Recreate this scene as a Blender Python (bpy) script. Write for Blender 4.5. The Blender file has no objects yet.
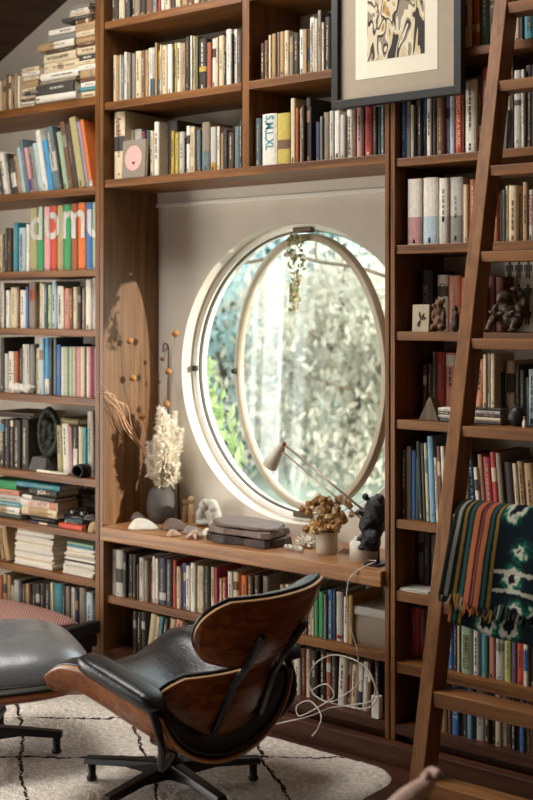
import bpy, bmesh, math, random
from mathutils import Vector, Matrix, Euler, noise
random.seed(7)
SC = bpy.context.scene
COL = SC.collection
PI = math.pi

# ------------------------------------------------------------------ camera
FPX, THETA, EYE, HOR, DIST = 1222.0, math.radians(38.5), 1.65, 308.0, 3.79
CS, SN = math.cos(THETA), math.sin(THETA)
cd = bpy.data.cameras.new('camera')
cam = bpy.data.objects.new('camera', cd); COL.objects.link(cam)
cam.location = (0, -DIST, EYE)
cam.rotation_euler = (PI/2, 0, THETA)
cd.sensor_fit = 'HORIZONTAL'; cd.sensor_width = 24.0
cd.lens = FPX/533*24.0
cd.shift_y = -(400-HOR)/533.0
cd.clip_start = .05; cd.clip_end = 300
cd.dof.use_dof = True; cd.dof.focus_distance = 4.5; cd.dof.aperture_fstop = 2.4
SC.camera = cam

def at(px, py, Y=0.0):
    """point of the plane Y that stands at a given place of the photograph"""
    u = (px-266.5)/FPX; d = DIST+Y
    X = d*(u*CS-SN)/(CS+u*SN)
    dep = -X*SN+d*CS
    return Vector((X, Y, EYE-(py-HOR)/FPX*dep))
def atz(px, py, z):
    """point of the level plane z"""
    dep = (EYE-z)*FPX/(py-HOR); lat = (px-266.5)/FPX*dep
    return Vector((lat*CS-dep*SN, lat*SN+dep*CS-DIST, z))
def mpp(px, Y=0.0):
    p = at(px, HOR, Y); return (-p.x*SN+(DIST+Y)*CS)/FPX

# ------------------------------------------------------------------ materials
def lin(h):
    v = [int(h[i:i+2], 16)/255 for i in (0, 2, 4)]
    return tuple((c/12.92 if c <= .04045 else ((c+.055)/1.055)**2.4) for c in v)
def newmat(name):
    m = bpy.data.materials.new(name); m.use_nodes = True
    nt = m.node_tree; b = nt.nodes['Principled BSDF']
    return m, nt, b
def nd(nt, t, **kw):
    n = nt.nodes.new(t)
    for k, v in kw.items(): setattr(n, k, v)
    return n
def plain(name, hexc, rough=.6, var=.18, scale=30, bump=0.0, metal=0.0, spec=.4, bscale=None, sss=0, mute=0):
    return _plain(name, hexc, rough, var, scale, bump, metal, spec, bscale, sss, mute)
def _plain(name, hexc, rough=.6, var=.18, scale=30, bump=0.0, metal=0.0, spec=.4, bscale=None, sss=0, mute=0):
    m, nt, b = newmat(name)
    c = [x*(1-mute)+q*mute for x, q in zip(lin(hexc), lin('7d6e5a'))]
    tc = nd(nt, 'ShaderNodeTexCoord')
    no = nd(nt, 'ShaderNodeTexNoise'); no.inputs['Scale'].default_value = scale; no.inputs['Detail'].default_value = 4
    nt.links.new(tc.outputs['Object'], no.inputs['Vector'])
    r = nd(nt, 'ShaderNodeValToRGB')
    r.color_ramp.elements[0].position = .3; r.color_ramp.elements[1].position = .7
    r.color_ramp.elements[0].color = (*[x*(1-var) for x in c], 1)
    r.color_ramp.elements[1].color = (*[min(1, x*(1+var*.6)) for x in c], 1)
    nt.links.new(no.outputs['Fac'], r.inputs['Fac']); nt.links.new(r.outputs['Color'], b.inputs['Base Color'])
    b.inputs['Roughness'].default_value = rough; b.inputs['Metallic'].default_value = metal
    b.inputs['Specular IOR Level'].default_value = spec
    if sss: b.inputs['Subsurface Weight'].default_value = sss; b.inputs['Subsurface Radius'].default_value = (.02, .012, .008)
    if bump:
        n2 = nd(nt, 'ShaderNodeTexNoise'); n2.inputs['Scale'].default_value = bscale or scale*3; n2.inputs['Detail'].default_value = 5
        nt.links.new(tc.outputs['Object'], n2.inputs['Vector'])
        bp = nd(nt, 'ShaderNodeBump'); bp.inputs['Strength'].default_value = bump; bp.inputs['Distance'].default_value = .01
        nt.links.new(n2.outputs['Fac'], bp.inputs['Height']); nt.links.new(bp.outputs['Normal'], b.inputs['Normal'])
    return m
def wood(name, axis, dark, mid, light, rough=.45, s=1.0, spec=.4):
    m, nt, b = newmat(name)
    tc = nd(nt, 'ShaderNodeTexCoord'); mp = nd(nt, 'ShaderNodeMapping')
    sc = [26*s]*3; sc['xyz'.index(axis)] = 1.3*s
    mp.inputs['Scale'].default_value = sc
    nt.links.new(tc.outputs['Object'], mp.inputs['Vector'])
    no = nd(nt, 'ShaderNodeTexNoise'); no.inputs['Scale'].default_value = 1.6; no.inputs['Detail'].default_value = 7; no.inputs['Distortion'].default_value = .9
    nt.links.new(mp.outputs['Vector'], no.inputs['Vector'])
    r = nd(nt, 'ShaderNodeValToRGB'); e = r.color_ramp.elements
    e[0].position = .28; e[0].color = (*lin(dark), 1); e[1].position = .74; e[1].color = (*lin(light), 1)
    k = e.new(.5); k.color = (*lin(mid), 1)
    nt.links.new(no.outputs['Fac'], r.inputs['Fac']); nt.links.new(r.outputs['Color'], b.inputs['Base Color'])
    b.inputs['Roughness'].default_value = rough; b.inputs['Specular IOR Level'].default_value = spec
    bp = nd(nt, 'ShaderNodeBump'); bp.inputs['Strength'].default_value = .12; bp.inputs['Distance'].default_value = .004
    nt.links.new(no.outputs['Fac'], bp.inputs['Height']); nt.links.new(bp.outputs['Normal'], b.inputs['Normal'])
    return m
SHELF = {a: wood('shelf_wood_'+a, a, '4c2b0f', '72471f', '8c5c2d') for a in 'xyz'}
PANEL = wood('panel_wood', 'z', '50331a', '6b4725', '7d5630', rough=.38)
LADW = {a: wood('ladder_wood_'+a, a, '6a4120', '87572c', '9d6b3a', rough=.55) for a in 'xyz'}
COUNTER = wood('counter_wood', 'x', '7a5232', '9a6b43', 'b58556', rough=.38)
FLOORW = wood('floor_wood', 'x', '2a1510', '40221a', '55301f', rough=.4, s=.6)
CEILW = wood('ceiling_wood', 'y', '2e1d12', '442c1b', '583a24', rough=.6)
PLINTHW = wood('plinth_wood', 'x', '341e13', '4a2a1a', '5f3a24', rough=.35)
ROSE = wood('shell_veneer', 'y', '5a2c10', '7d431b', '9a5726', rough=.26, s=.8)
WALLM = plain('wall_plaster', 'd8cfc0', .9, .05, 6, .06)
WALLD = plain('room_plaster', '85745f', .9, .05, 6, .05)
WHITEP = plain('white_paint', 'ece7dc', .45, .04, 12, .02)
PANEF = plain('sash_paint', 'a3957f', .45, .08, 20, .03)
BLACK = plain('black_metal', '141416', .35, .1, 40)
LEATHER = plain('black_leather', '111316', .28, .25, 25, .2, bscale=120, spec=.55)
GREYLEATHER = plain('worn_leather', '1c1e20', .27, .2, 20, .2, bscale=110, spec=.6)
PAGES = plain('page_block', 'd9cdb2', .85, .12, 200)

# ------------------------------------------------------------------ object helpers
def finish(name, bm, mats, parent=None, smooth=False, loc=None, bevel=0):
    bmesh.ops.recalc_face_normals(bm, faces=bm.faces[:])
    me = bpy.data.meshes.new(name); bm.to_mesh(me); bm.free()
    for m in (mats if isinstance(mats, (list, tuple)) else [mats]): me.materials.append(m)
    if smooth:
        for p in me.polygons: p.use_smooth = True
    o = bpy.data.objects.new(name, me); COL.objects.link(o)
    if parent: o.parent = parent
    if loc is not None: o.location = loc
    if bevel:
        b = o.modifiers.new('bevel', 'BEVEL'); b.width = bevel; b.segments = 2; b.limit_method = 'ANGLE'
    return o
def tag(o, label=None, cat=None, group=None, kind=None):
    if label: o['label'] = label
    if cat: o['category'] = cat
    if group: o['group'] = group
    if kind: o['kind'] = kind
    return o
def thing(name, label, cat, loc=(0, 0, 0), rotz=0, group=None):
    o = bpy.data.objects.new(name, None); COL.objects.link(o); o.empty_display_size = .05
    o.location = loc; o.rotation_euler = (0, 0, rotz)
    return tag(o, label, cat, group)
def box(bm, x0, x1, y0, y1, z0, z1, mat=0):
    vs = [bm.verts.new((x, y, z)) for z in (z0, z1) for y in (y0, y1) for x in (x0, x1)]
    for f in ((0, 2, 3, 1), (4, 5, 7, 6), (0, 1, 5, 4), (2, 6, 7, 3), (0, 4, 6, 2), (1, 3, 7, 5)):
        bm.faces.new([vs[i] for i in f]).material_index = mat
    return vs
def boxo(name, b, mats, parent=None, bevel=.002, **k):
    bm = bmesh.new(); box(bm, *b); return finish(name, bm, mats, parent, bevel=bevel, **k)
def lathe(bm, prof, seg=24, cx=0, cy=0, wob=0):
    rings = []
    for r, z in prof:
        rings.append([bm.verts.new((cx+r*math.cos(2*PI*i/seg)*(1+wob*math.sin(3*2*PI*i/seg+z*30)), cy+r*math.sin(2*PI*i/seg), z)) for i in range(seg)])
    for a, b in zip(rings, rings[1:]):
        for i in range(seg):
            bm.faces.new((a[i], a[(i+1) % seg], b[(i+1) % seg], b[i]))
    bm.faces.new(rings[0][::-1]); bm.faces.new(rings[-1])
def tube(bm, pts, r, seg=8, mat=0):
    pts = [Vector(p) for p in pts]; n = len(pts); rings = []
    up = Vector((0, 0, 1))
    for i, p in enumerate(pts):
        t = (pts[min(i+1, n-1)]-pts[max(i-1, 0)]).normalized()
        a = t.cross(up)
        if a.length < .05: a = t.cross(Vector((0, 1, 0)))
        a.normalize(); b = t.cross(a); rr = r[i] if isinstance(r, (list, tuple)) else r
        rings.append([bm.verts.new(p+a*rr*math.cos(2*PI*k/seg)+b*rr*math.sin(2*PI*k/seg)) for k in range(seg)])
    for A, B in zip(rings, rings[1:]):
        for k in range(seg):
            bm.faces.new((A[k], A[(k+1) % seg], B[(k+1) % seg], B[k])).material_index = mat
    bm.faces.new(rings[0][::-1]).material_index = mat; bm.faces.new(rings[-1]).material_index = mat
def smoothpts(pts, n=8):
    pts = [Vector(p) for p in pts]; out = []
    for i in range(len(pts)-1):
        p0, p1, p2, p3 = pts[max(i-1, 0)], pts[i], pts[i+1], pts[min(i+2, len(pts)-1)]
        for k in range(n):
            t = k/n
            out.append(.5*((2*p1)+(p2-p0)*t+(2*p0-5*p1+4*p2-p3)*t*t+(3*p1-p0-3*p2+p3)*t**3))
    return out+[pts[-1]]
def ball(bm, c, r, sub=2, rough=0.0, rot=None, mat=0, seed=0):
    """a rounded lump; r may be three radii"""
    g = bmesh.ops.create_icosphere(bm, subdivisions=sub, radius=1.0)
    R = Vector(r) if isinstance(r, (list, tuple)) else Vector((r, r, r)); M = Euler(rot).to_matrix() if rot else Matrix.Identity(3)
    fs = set()
    for v in g['verts']:
        k = 1+rough*noise.noise(v.co*2.3+Vector((seed, seed*.7, 3)))
        v.co = M @ Vector((v.co.x*R.x*k, v.co.y*R.y*k, v.co.z*R.z*k))+Vector(c)
        fs.update(v.link_faces)
    for f in fs: f.material_index = mat
def sculpt(name, lumps, voxel, mat, parent=None, rough=.0, it=3, loc=None):
    bm = bmesh.new()
    for l in lumps: ball(bm, l[0], l[1], 2, rough, l[2] if len(l) > 2 else None, seed=random.random()*9)
    o = finish(name, bm, mat, parent, True, loc=loc)
    r = o.modifiers.new('remesh', 'REMESH'); r.mode = 'VOXEL'; r.voxel_size = voxel; r.use_smooth_shade = True
    s = o.modifiers.new('smooth', 'SMOOTH'); s.factor = .5; s.iterations = it
    return o
def patch(bm, fn, nu, nv, th, mat_out=0, mat_in=0, mat_rim=0):
    """a curved sheet with thickness: fn(a,b) -> (point, normal), a,b in -1..1"""
    A, B = [], []
    for j in range(nv+1):
        ra, rb = [], []
        for i in range(nu+1):
            p, n = fn(-1+2*i/nu, -1+2*j/nv)
            ra.append(bm.verts.new(p)); rb.append(bm.verts.new(p+n*th))
        A.append(ra); B.append(rb)
    for j in range(nv):
        for i in range(nu):
            bm.faces.new((A[j][i], A[j][i+1], A[j+1][i+1], A[j+1][i])).material_index = mat_out
            bm.faces.new((B[j][i], B[j+1][i], B[j+1][i+1], B[j][i+1])).material_index = mat_in
    edge = [(0, i) for i in range(nu)]+[(j, nu) for j in range(nv)]+[(nv, nu-i) for i in range(nu)]+[(nv-j, 0) for j in range(nv)]
    for k, (j, i) in enumerate(edge):
        j2, i2 = edge[(k+1) % len(edge)]
        bm.faces.new((A[j][i], B[j][i], B[j2][i2], A[j2][i2])).material_index = mat_rim
def textmesh(s, bold=True):
    cu = bpy.data.curves.new('lettering', 'FONT'); cu.body = s; cu.size = 1.0
    if bold: cu.offset = .018
    o = bpy.data.objects.new('lettering', cu); COL.objects.link(o)
    dg = bpy.context.evaluated_depsgraph_get()
    me = bpy.data.meshes.new_from_object(o.evaluated_get(dg))
    bpy.data.objects.remove(o); bpy.data.curves.remove(cu)
    bm = bmesh.new(); bm.from_mesh(me); bpy.data.meshes.remove(me)
    xs = [v.co.x for v in bm.verts]; ys = [v.co.y for v in bm.verts]
    x0, x1, y0, y1 = min(xs), max(xs), min(ys), max(ys)
    for v in bm.verts: v.co = Vector(((v.co.x-x0)/(x1-x0), (v.co.y-y0)/(y1-y0), 0))
    return bm           # unit box 0..1

# ------------------------------------------------------------------ layout lines
XL0 = at(96, 300).x; XL1 = at(104.5, 300).x            # upright between gable bay and window bay
XR0 = at(385.5, 300).x; XR1 = at(396, 300).x           # upright between window bay and ladder bay
XD0 = at(241.5, 100).x; XD1 = at(248.5, 100).x         # overhead divider
XEND, XFAR = -5.6, .1
DEP = .35
def zt(px, py, Y=0): return at(px, py, Y).z
ZL = [(zt(60, 101.5), zt(60, 109.5)), (zt(60, 189.5), zt(60, 197)), (zt(60, 270.5), zt(60, 277)), (zt(60, 329), zt(60, 336)),
      (zt(60, 396.5), zt(60, 404)), (zt(60, 475.5), zt(60, 483)), (zt(60, 528.5), zt(60, 535.5)), (zt(60, 574), zt(60, 581))]
ZM = [(zt(170, 8.5), zt(170, 16.5)), (zt(220, 85.5), zt(220, 93.5)), (zt(240, 167.5), zt(240, 176))]
ZC = (.685, .685-.06)
ZM1 = (zt(243, 625), zt(243, 633))
ZR = [(zt(470, 47), zt(470, 56)), (zt(430, 155.5), zt(430, 164)), (zt(430, 244), zt(430, 253)), (zt(430, 332), zt(430, 341)),
      (zt(420, 421), zt(420, 430.5)), (zt(418, 522), zt(418, 531)), (zt(415, 594), zt(415, 604)), (zt(440, 671), zt(440, 682))]
ZB = .13

# ------------------------------------------------------------------ room shell
def struct(name, b, mat, **k):
    o = boxo(name, b, mat, **k); o['kind'] = 'structure'; return o
struct('floor', (XEND-.1, 1.7, -5.2, .5, -.08, 0), FLOORW, bevel=0)
YW = DEP                                                  # window wall plane
# round opening
WC = at(293, 373, YW); DEPW = -WC.x*SN+(DIST+YW)*CS
RO = 150.5/FPX*DEPW; RI = RO*.955; WT = .17
bm = bmesh.new()
NS = 96
X0, X1, Z0, Z1 = XEND-.1, 1.7, 0, 4.6
for y, sgn in ((YW, 0), (YW+WT, 0)):
    ring = [bm.verts.new((WC.x+RO*math.cos(2*PI*i/NS), y, WC.z+RO*math.sin(2*PI*i/NS))) for i in range(NS)]
    def edgept(i):
        a = 2*PI*i/NS; c, s = math.cos(a), math.sin(a); ts = []
        if abs(c) > 1e-6: ts.append(((X1 if c > 0 else X0)-WC.x)/c)
        if abs(s) > 1e-6: ts.append(((Z1 if s > 0 else Z0)-WC.z)/s)
        t = min(x for x in ts if x > 0); return bm.verts.new((WC.x+t*c, y, WC.z+t*s))
    outer = [edgept(i) for i in range(NS)]
    for i in range(NS): bm.faces.new((ring[i], ring[(i+1) % NS], outer[(i+1) % NS], outer[i]))
    corners = [(X0, Z0), (X1, Z0), (X0, Z1), (X1, Z1)]
    for cx, cz in corners:
        c = None
        for i in range(NS):
            a, b = outer[i].co, outer[(i+1) % NS].co
            if (abs(a.x-cx) < 1e-6) != (abs(b.x-cx) < 1e-6) and (abs(a.z-cz) < 1e-6 or abs(b.z-cz) < 1e-6):
                c = bm.verts.new((cx, y, cz)); bm.faces.new((outer[i], outer[(i+1) % NS], c)); break
    if y == YW: inner = ring
for i in range(NS): bm.faces.new((inner[i], inner[(i+1) % NS], ring[(i+1) % NS], ring[i]))
o = finish('wall_back', bm, WALLM); o['kind'] = 'structure'
# bead along the top of the window wall
za = (zt(156, 209, YW)+zt(384, 186, YW))/2
struct('trim_1', (XL1, XR0, YW-.022, YW+.002, za-.012, za+.006), WHITEP)
struct('trim_2', (XL1, XR0, YW-.012, YW+.002, za+.006, ZM[2][1]), WALLM, bevel=0)
# sloping boarded ceiling following the gable
A, B = at(0, 62, DEP), at(68, 0, DEP); SL = (B.z-A.z)/(B.x-A.x)
def zc(x): return A.z+SL*(x-A.x)
def slab(name, xa, xb, za_, zb_, y0, y1, th, mat):
    bm = bmesh.new()
    v = [bm.verts.new((x, y, z+d)) for d in (0, th) for (x, z) in ((xa, za_), (xb, zb_)) for y in (y0, y1)]
    for f in ((0, 1, 3, 2), (4, 6, 7, 5), (0, 4, 5, 1), (2, 3, 7, 6), (0, 2, 6, 4), (1, 5, 7, 3)): bm.faces.new([v[i] for i in f])
    o = finish(name, bm, mat); o['kind'] = 'structure'; return o
XT = A.x+(4.45-A.z)/SL
SKX0, SKX1, SKY0, SKY1 = -4.3, -2.9, -1.9, -.5            # unseen skylight added in the slope for top light and leather sheen
for k, (xa, xb, ya, yb_) in enumerate(((XEND-.1, XT, SKY1, YW), (XEND-.1, XT, -5.2, SKY0), (XEND-.1, SKX0, SKY0, SKY1), (SKX1, XT, SKY0, SKY1))):
    slab('ceiling' if k == 0 else 'ceiling.%03d' % (k+1), xa, xb, zc(xa), zc(xb), ya, yb_, .12, CEILW)
struct('ceiling.001', (XT-.05, 1.7, -5.2, YW+.05, 4.45, 4.6), CEILW, bevel=0)
# rafter under the slope
rx = at(-2, 16, -.28)
for k, yy in enumerate((-.36, -2.05, -2.75, -3.9)):
    slab('ceiling_beam' if k == 0 else 'ceiling_beam.%03d' % k, XEND-.1, XT, zc(XEND-.1)-.09, 4.36, yy, yy+.09, .09, LADW['x'])
# unseen sides of the room: windows let the daylight in
ZLT = zc(XEND)
def holed_wall(name, axis, pos, a0, a1, z0, z1, ha0, ha1, hz0, hz1, th=.1):
    bm = bmesh.new()
    for (p0, p1, q0, q1) in ((a0, ha0, z0, z1), (ha1, a1, z0, z1), (ha0, ha1, z0, hz0), (ha0, ha1, hz1, z1)):
        if axis == 'x': box(bm, pos, pos+th, p0, p1, q0, q1)
        else: box(bm, p0, p1, pos, pos+th, q0, q1)
    o = finish(name, bm, WALLD); o['kind'] = 'structure'
holed_wall('wall_side', 'x', XEND-.1, -5.2, YW, 0, ZLT+.05, -3.9, -1.1, .12, min(1.95, ZLT-.1))
holed_wall('wall_rear', 'y', -5.3, XEND-.1, 1.7, 0, 4.6, -4.4, -3.4, .8, 1.9)
struct('wall_ladder', (1.7, 1.8, -5.3, .5, 0, 4.6), WALLD, bevel=0)

# ------------------------------------------------------------------ round window
GLASS = bpy.data.materials.new('window_glass'); GLASS.use_nodes = True
nt = GLASS.node_tree; nt.nodes.clear()
out = nd(nt, 'ShaderNodeOutputMaterial'); mx = nd(nt, 'ShaderNodeMixShader'); tr = nd(nt, 'ShaderNodeBsdfTransparent'); gl = nd(nt, 'ShaderNodeBsdfGlossy')
fr = nd(nt, 'ShaderNodeFresnel'); fr.inputs['IOR'].default_value = 1.6
gl.inputs['Roughness'].default_value = .01; tr.inputs['Color'].default_value = (.96, .98, .96, 1)
nt.links.new(fr.outputs[0], mx.inputs[0]); nt.links.new(tr.outputs[0], mx.inputs[1]); nt.links.new(gl.outputs[0], mx.inputs[2]); nt.links.new(mx.outputs[0], out.inputs[0])
win = bpy.data.objects.new('window_1', None); COL.objects.link(win); win['kind'] = 'structure'
YF = YW+.085
win.location = (WC.x, YF, WC.z)
def ringmesh(bm, r0, r1, y0, y1, seg=96):
    vs = []
    for i in range(seg):
        a = 2*PI*i/seg; c, s = math.cos(a), math.sin(a)
        vs.append([bm.verts.new((r*c, y, r*s)) for r, y in ((r0, y0), (r1, y0), (r1, y1), (r0, y1))])
    for i in range(seg):
        p, q = vs[i], vs[(i+1) % seg]
        for k in range(4): bm.faces.new((p[k], p[(k+1) % 4], q[(k+1) % 4], q[k]))
bm = bmesh.new(); ringmesh(bm, RI, RO+.003, -.015, .06); finish('window_frame', bm, WHITEP, win, True, bevel=.006)
bm = bmesh.new(); ringmesh(bm, RI-.004, RI+.002, .0, .02); finish('gasket', bm, plain('gasket_grey', '5d574d', .7), win, True)
pane = bpy.data.objects.new('sash', None); COL.objects.link(pane); pane.parent = win
RP = RI-.016
pane.location = (at(306, 373, YF).x-WC.x, 0, 0); pane.rotation_euler = (0, 0, math.radians(-20.5))
bm = bmesh.new(); ringmesh(bm, RP-.03, RP, -.018, .018); finish('sash_frame', bm, PANEF, pane, True, bevel=.004)
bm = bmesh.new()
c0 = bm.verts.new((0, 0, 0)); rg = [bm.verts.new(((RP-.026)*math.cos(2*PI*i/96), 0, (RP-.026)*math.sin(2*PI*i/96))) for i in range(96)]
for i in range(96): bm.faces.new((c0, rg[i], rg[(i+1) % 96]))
PG = GLASS.copy(); PG.name = 'painted_reflection_glass'; nt = PG.node_tree
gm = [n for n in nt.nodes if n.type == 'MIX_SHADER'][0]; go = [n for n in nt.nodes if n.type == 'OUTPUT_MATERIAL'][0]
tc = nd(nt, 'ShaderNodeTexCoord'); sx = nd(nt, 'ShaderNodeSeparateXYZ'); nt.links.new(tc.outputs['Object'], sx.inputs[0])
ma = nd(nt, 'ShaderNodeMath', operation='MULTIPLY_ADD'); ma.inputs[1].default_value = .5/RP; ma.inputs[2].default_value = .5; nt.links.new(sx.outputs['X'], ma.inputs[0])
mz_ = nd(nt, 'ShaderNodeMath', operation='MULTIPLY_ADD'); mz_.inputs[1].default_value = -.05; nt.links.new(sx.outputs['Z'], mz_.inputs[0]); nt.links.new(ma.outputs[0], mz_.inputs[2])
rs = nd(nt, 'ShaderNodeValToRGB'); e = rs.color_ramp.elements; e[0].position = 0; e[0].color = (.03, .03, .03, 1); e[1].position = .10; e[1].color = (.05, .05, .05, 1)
for p_, c_ in ((.115, .2), (.14, .2), (.155, .05), (.19, .05), (.2, .2), (.3, .17), (.31, .28), (.325, .25), (.34, .03), (.41, .03), (.43, .14), (.48, .12), (.5, .02)): k = e.new(p_); k.color = (c_, c_, c_, 1)  # pale upright reflections painted into the pane as translucent bands
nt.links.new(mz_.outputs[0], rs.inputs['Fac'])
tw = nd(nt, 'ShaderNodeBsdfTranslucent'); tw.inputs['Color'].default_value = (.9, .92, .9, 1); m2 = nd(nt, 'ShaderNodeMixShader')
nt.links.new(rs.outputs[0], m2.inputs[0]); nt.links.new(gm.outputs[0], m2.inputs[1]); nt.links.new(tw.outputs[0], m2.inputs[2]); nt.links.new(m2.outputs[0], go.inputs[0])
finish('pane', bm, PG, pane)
bm = bmesh.new(); lathe(bm, [(.004, 0), (.014, .004), (.012, .02), (.005, .024)], 12)
bmesh.ops.rotate(bm, verts=bm.verts, cent=(0, 0, 0), matrix=Matrix.Rotation(PI/2, 3, 'X'))
bmesh.ops.translate(bm, verts=bm.verts, vec=(-RP+.015, -.018, -.02)); finish('catch', bm, BLACK, pane, True)
bm = bmesh.new(); box(bm, -RI-.012, -RI+.01, -.035, -.014, -.014, .012); finish('strike', bm, BLACK, win, bevel=.003)
for s in (1, -1):
    bm = bmesh.new(); box(bm, -.05, .05, -.03, .0, s*RI-.012, s*RI+.012); o = finish('pivot_hinge', bm, plain('hinge_bronze', '5a4a38', .4, metal=.6), win, bevel=.004); o.location = (pane.location.x, 0, 0)

# ------------------------------------------------------------------ built-in shelving
def unit(name, label, x): return thing(name, label, 'bookcase', (x, 0, 0))
def part(name, parent, b, mat, bevel=.002):
    l = parent.location
    return boxo(name, (b[0]-l.x, b[1]-l.x, b[2]-l.y, b[3]-l.y, b[4]-l.z, b[5]-l.z), mat, parent, bevel)
u = unit('bookcase', 'dark wood built-in bookcase under the sloping gable ceiling', (XEND+XL0)/2)
for a, b in ZL: part('shelf', u, (XEND, XL0, 0, DEP-.004, b, a), SHELF['x'])
part('shelf', u, (XEND, XL0, 0, DEP-.004, ZB-.03, ZB), SHELF['x'])
XLm = (XL0+XL1)/2
part('upright', u, (XL0+.0005, XLm-.001, -.006, DEP-.004, 0, zc(XL0)-.012), SHELF['z'])
part('kick_board', u, (XEND, XL0, .03, .06, 0, ZB-.032), PLINTHW)
u = unit('bookcase', 'wooden overhead bookcase spanning above the round window', (XL1+XR0)/2)
XRm = (XR0+XR1)/2
for a, b in ZM[:2]:
    part('shelf', u, (XL1, XD0-.0005, 0, DEP-.004, b, a), SHELF['x']); part('shelf', u, (XD1+.0005, XR0, 0, DEP-.004, b, a), SHELF['x'])
part('shelf', u, (XL1, XR0, 0, DEP-.004, ZM[2][1], ZM[2][0]), SHELF['x'])
part('divider', u, (XD0, XD1, .004, DEP-.004, ZM[2][0], 3.2), SHELF['z'])
part('upright', u, (XLm+.001, XL1-.0005, -.006, DEP-.004, 0, zc(XL1)-.012), PANEL)
part('upright', u, (XR0+.0005, XRm-.003, -.006, DEP-.004, 0, 3.6), SHELF['z'])
u = unit('bookcase', 'low wooden bookcase beneath the window counter', (XL1+XR0)/2)
part('shelf', u, (XL1, XR0, .015, DEP-.004, ZM1[1], ZM1[0]), SHELF['x'])
part('shelf', u, (XL1, XR0, -.005, DEP-.004, ZB-.035, ZB), PLINTHW)
part('kick_board', u, (XL1, XR0, .02, .05, 0, ZB-.037), PLINTHW)
o = boxo('counter', (XL1, XR0, -.03, DEP-.004, ZC[1], ZC[0]), COUNTER, bevel=.006)
tag(o, 'thick pale wooden counter running beneath the round window', 'counter')
u = unit('bookcase', 'tall wooden bookcase behind the leaning ladder', (XR1+XFAR)/2)
part('upright', u, (XRm+.003, XR1-.0005, -.006, DEP-.004, 0, 3.6), SHELF['z'])
for i, (a, b) in enumerate(ZR): part('shelf', u, (XR1, XFAR, 0, DEP-.004, b, a), SHELF['x'])
part('shelf', u, (XR1, XFAR, -.005, DEP-.004, ZB-.035, ZB), PLINTHW)
part('upright', u, (XFAR, XFAR+.03, 0, DEP-.004, 0, 3.6), SHELF['z'])
part('kick_board', u, (XR1, XFAR, .02, .05, 0, ZB-.037), PLINTHW)
struct("baseboard_back", (XL1+.001, XFAR, -.06, -.012, .0, .075), PLINTHW, bevel=.004)

# ------------------------------------------------------------------ books
HEX = dict(white='e8e0d0', cream='d8c4a0', tan='b08d62', brown='69432a', dbrown='3d281d', black='17171a', charcoal='2f2f31', grey='85827b', lgrey='c0bbb0',
  taupe='8a7a67', khaki='aba06f', olive='66632f', mustard='bd9c38', yellow='bda846', orange='e06f26', rust='a24e26', rorange='d04426', red='b02c28',
  dred='6c1d1f', crimson='a0253f', pink='e79fa2', salmon='dd9078', dpink='bd8a86', lilac='9c88a6', purple='5b4670', indigo='3d3f8f', navy='203052',
  blue='2b6cab', bblue='2f95c6', lblue='7cb0cd', pblue='b2c8ce', slate='5d7178', teal='218a99', dteal='1f4e54', turq='41b1b8', green='1f9a5c',
  dgreen='20402f', sage='98b192', pgreen='b8c7a0', lime='b6bb66', gold='b98d3a')
WORDS = dict(dbrown='dark brown', lgrey='light grey', rorange='red-orange', dred='dark red', dpink='dusty pink', bblue='bright blue', lblue='light blue',
  pblue='pale blue', dteal='dark teal', turq='turquoise', dgreen='dark green', pgreen='pale green', sage='sage green', lime='lime green', charcoal='charcoal grey',
  olive='olive green', navy='navy blue', khaki='khaki', slate='slate blue', gold='gold')
MC = {}
def bookmat(c):
    if c not in MC: MC[c] = plain('cover_'+WORDS.get(c, c).replace(' ', '_'), HEX[c], .55, .12, 60, .05, mute=.16)
    return MC[c]
LUM = {k: sum(lin(v))/3 for k, v in HEX.items()}
def book_mesh(w, h, d, marks):
    """upright book: spine at y=0 facing -y, origin at the foot of the spine"""
    bm = bmesh.new(); t = min(.0028, w*.16); bul = min(.006, w*.18)
    arc = [(-w/2, bul), (-w*.36, bul*.35), (-w*.15, 0), (w*.15, 0), (w*.36, bul*.35), (w/2, bul)]
    outer = [(-w/2, d)]+arc+[(w/2, d)]
    inner = [(-w/2+t, d), (-w/2+t, bul+t), (w/2-t, bul+t), (w/2-t, d)]
    def col(p, z): return [bm.verts.new((x, y, z)) for x, y in p]
    o0, o1, i0, i1 = col(outer, 0), col(outer, h), col(inner, 0), col(inner, h)
    for a, b in ((o0, o1), (i1, i0)):
        for k in range(len(a)-1): bm.faces.new((a[k], a[k+1], b[k+1], b[k]))
    for o_, i_ in ((o0, i0), (o1, i1)):
        bm.faces.new((o_[0], o_[1], i_[1], i_[0])); bm.faces.new((o_[-1], i_[-1], i_[-2], o_[-2])); bm.faces.new(o_[1:7]+[i_[2], i_[1]])
    bm.faces.new((o0[0], i0[0], i1[0], o1[0])); bm.faces.new((o0[-1], o1[-1], i1[-1], i0[-1]))
    e = .0006
    for (kind, z0, z1, mi) in marks:
        if kind == 'band':
            p0 = [bm.verts.new((x*1.004, y-e, z0*h)) for x, y in arc]; p1 = [bm.verts.new((x*1.004, y-e, z1*h)) for x, y in arc]
            for k in range(5): bm.faces.new((p0[k], p0[k+1], p1[k+1], p1[k])).material_index = mi
        else:                                    # a line of dashes down the spine
            hw = min(.0045, w*.12*kind); z = z1*h
            while z > z0*h:
                l = min(random.uniform(.006, .02), z-.003)
                if l < .003: break
                v = [bm.verts.new((x, -e, q)) for x, q in ((-hw, z-l), (hw, z-l), (hw, z), (-hw, z))]
                bm.faces.new(v).material_index = mi; z -= l+random.uniform(.002, .007)
    bm.verts.ensure_lookup_table()
    return bm, t
NBOOK = 0
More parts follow.
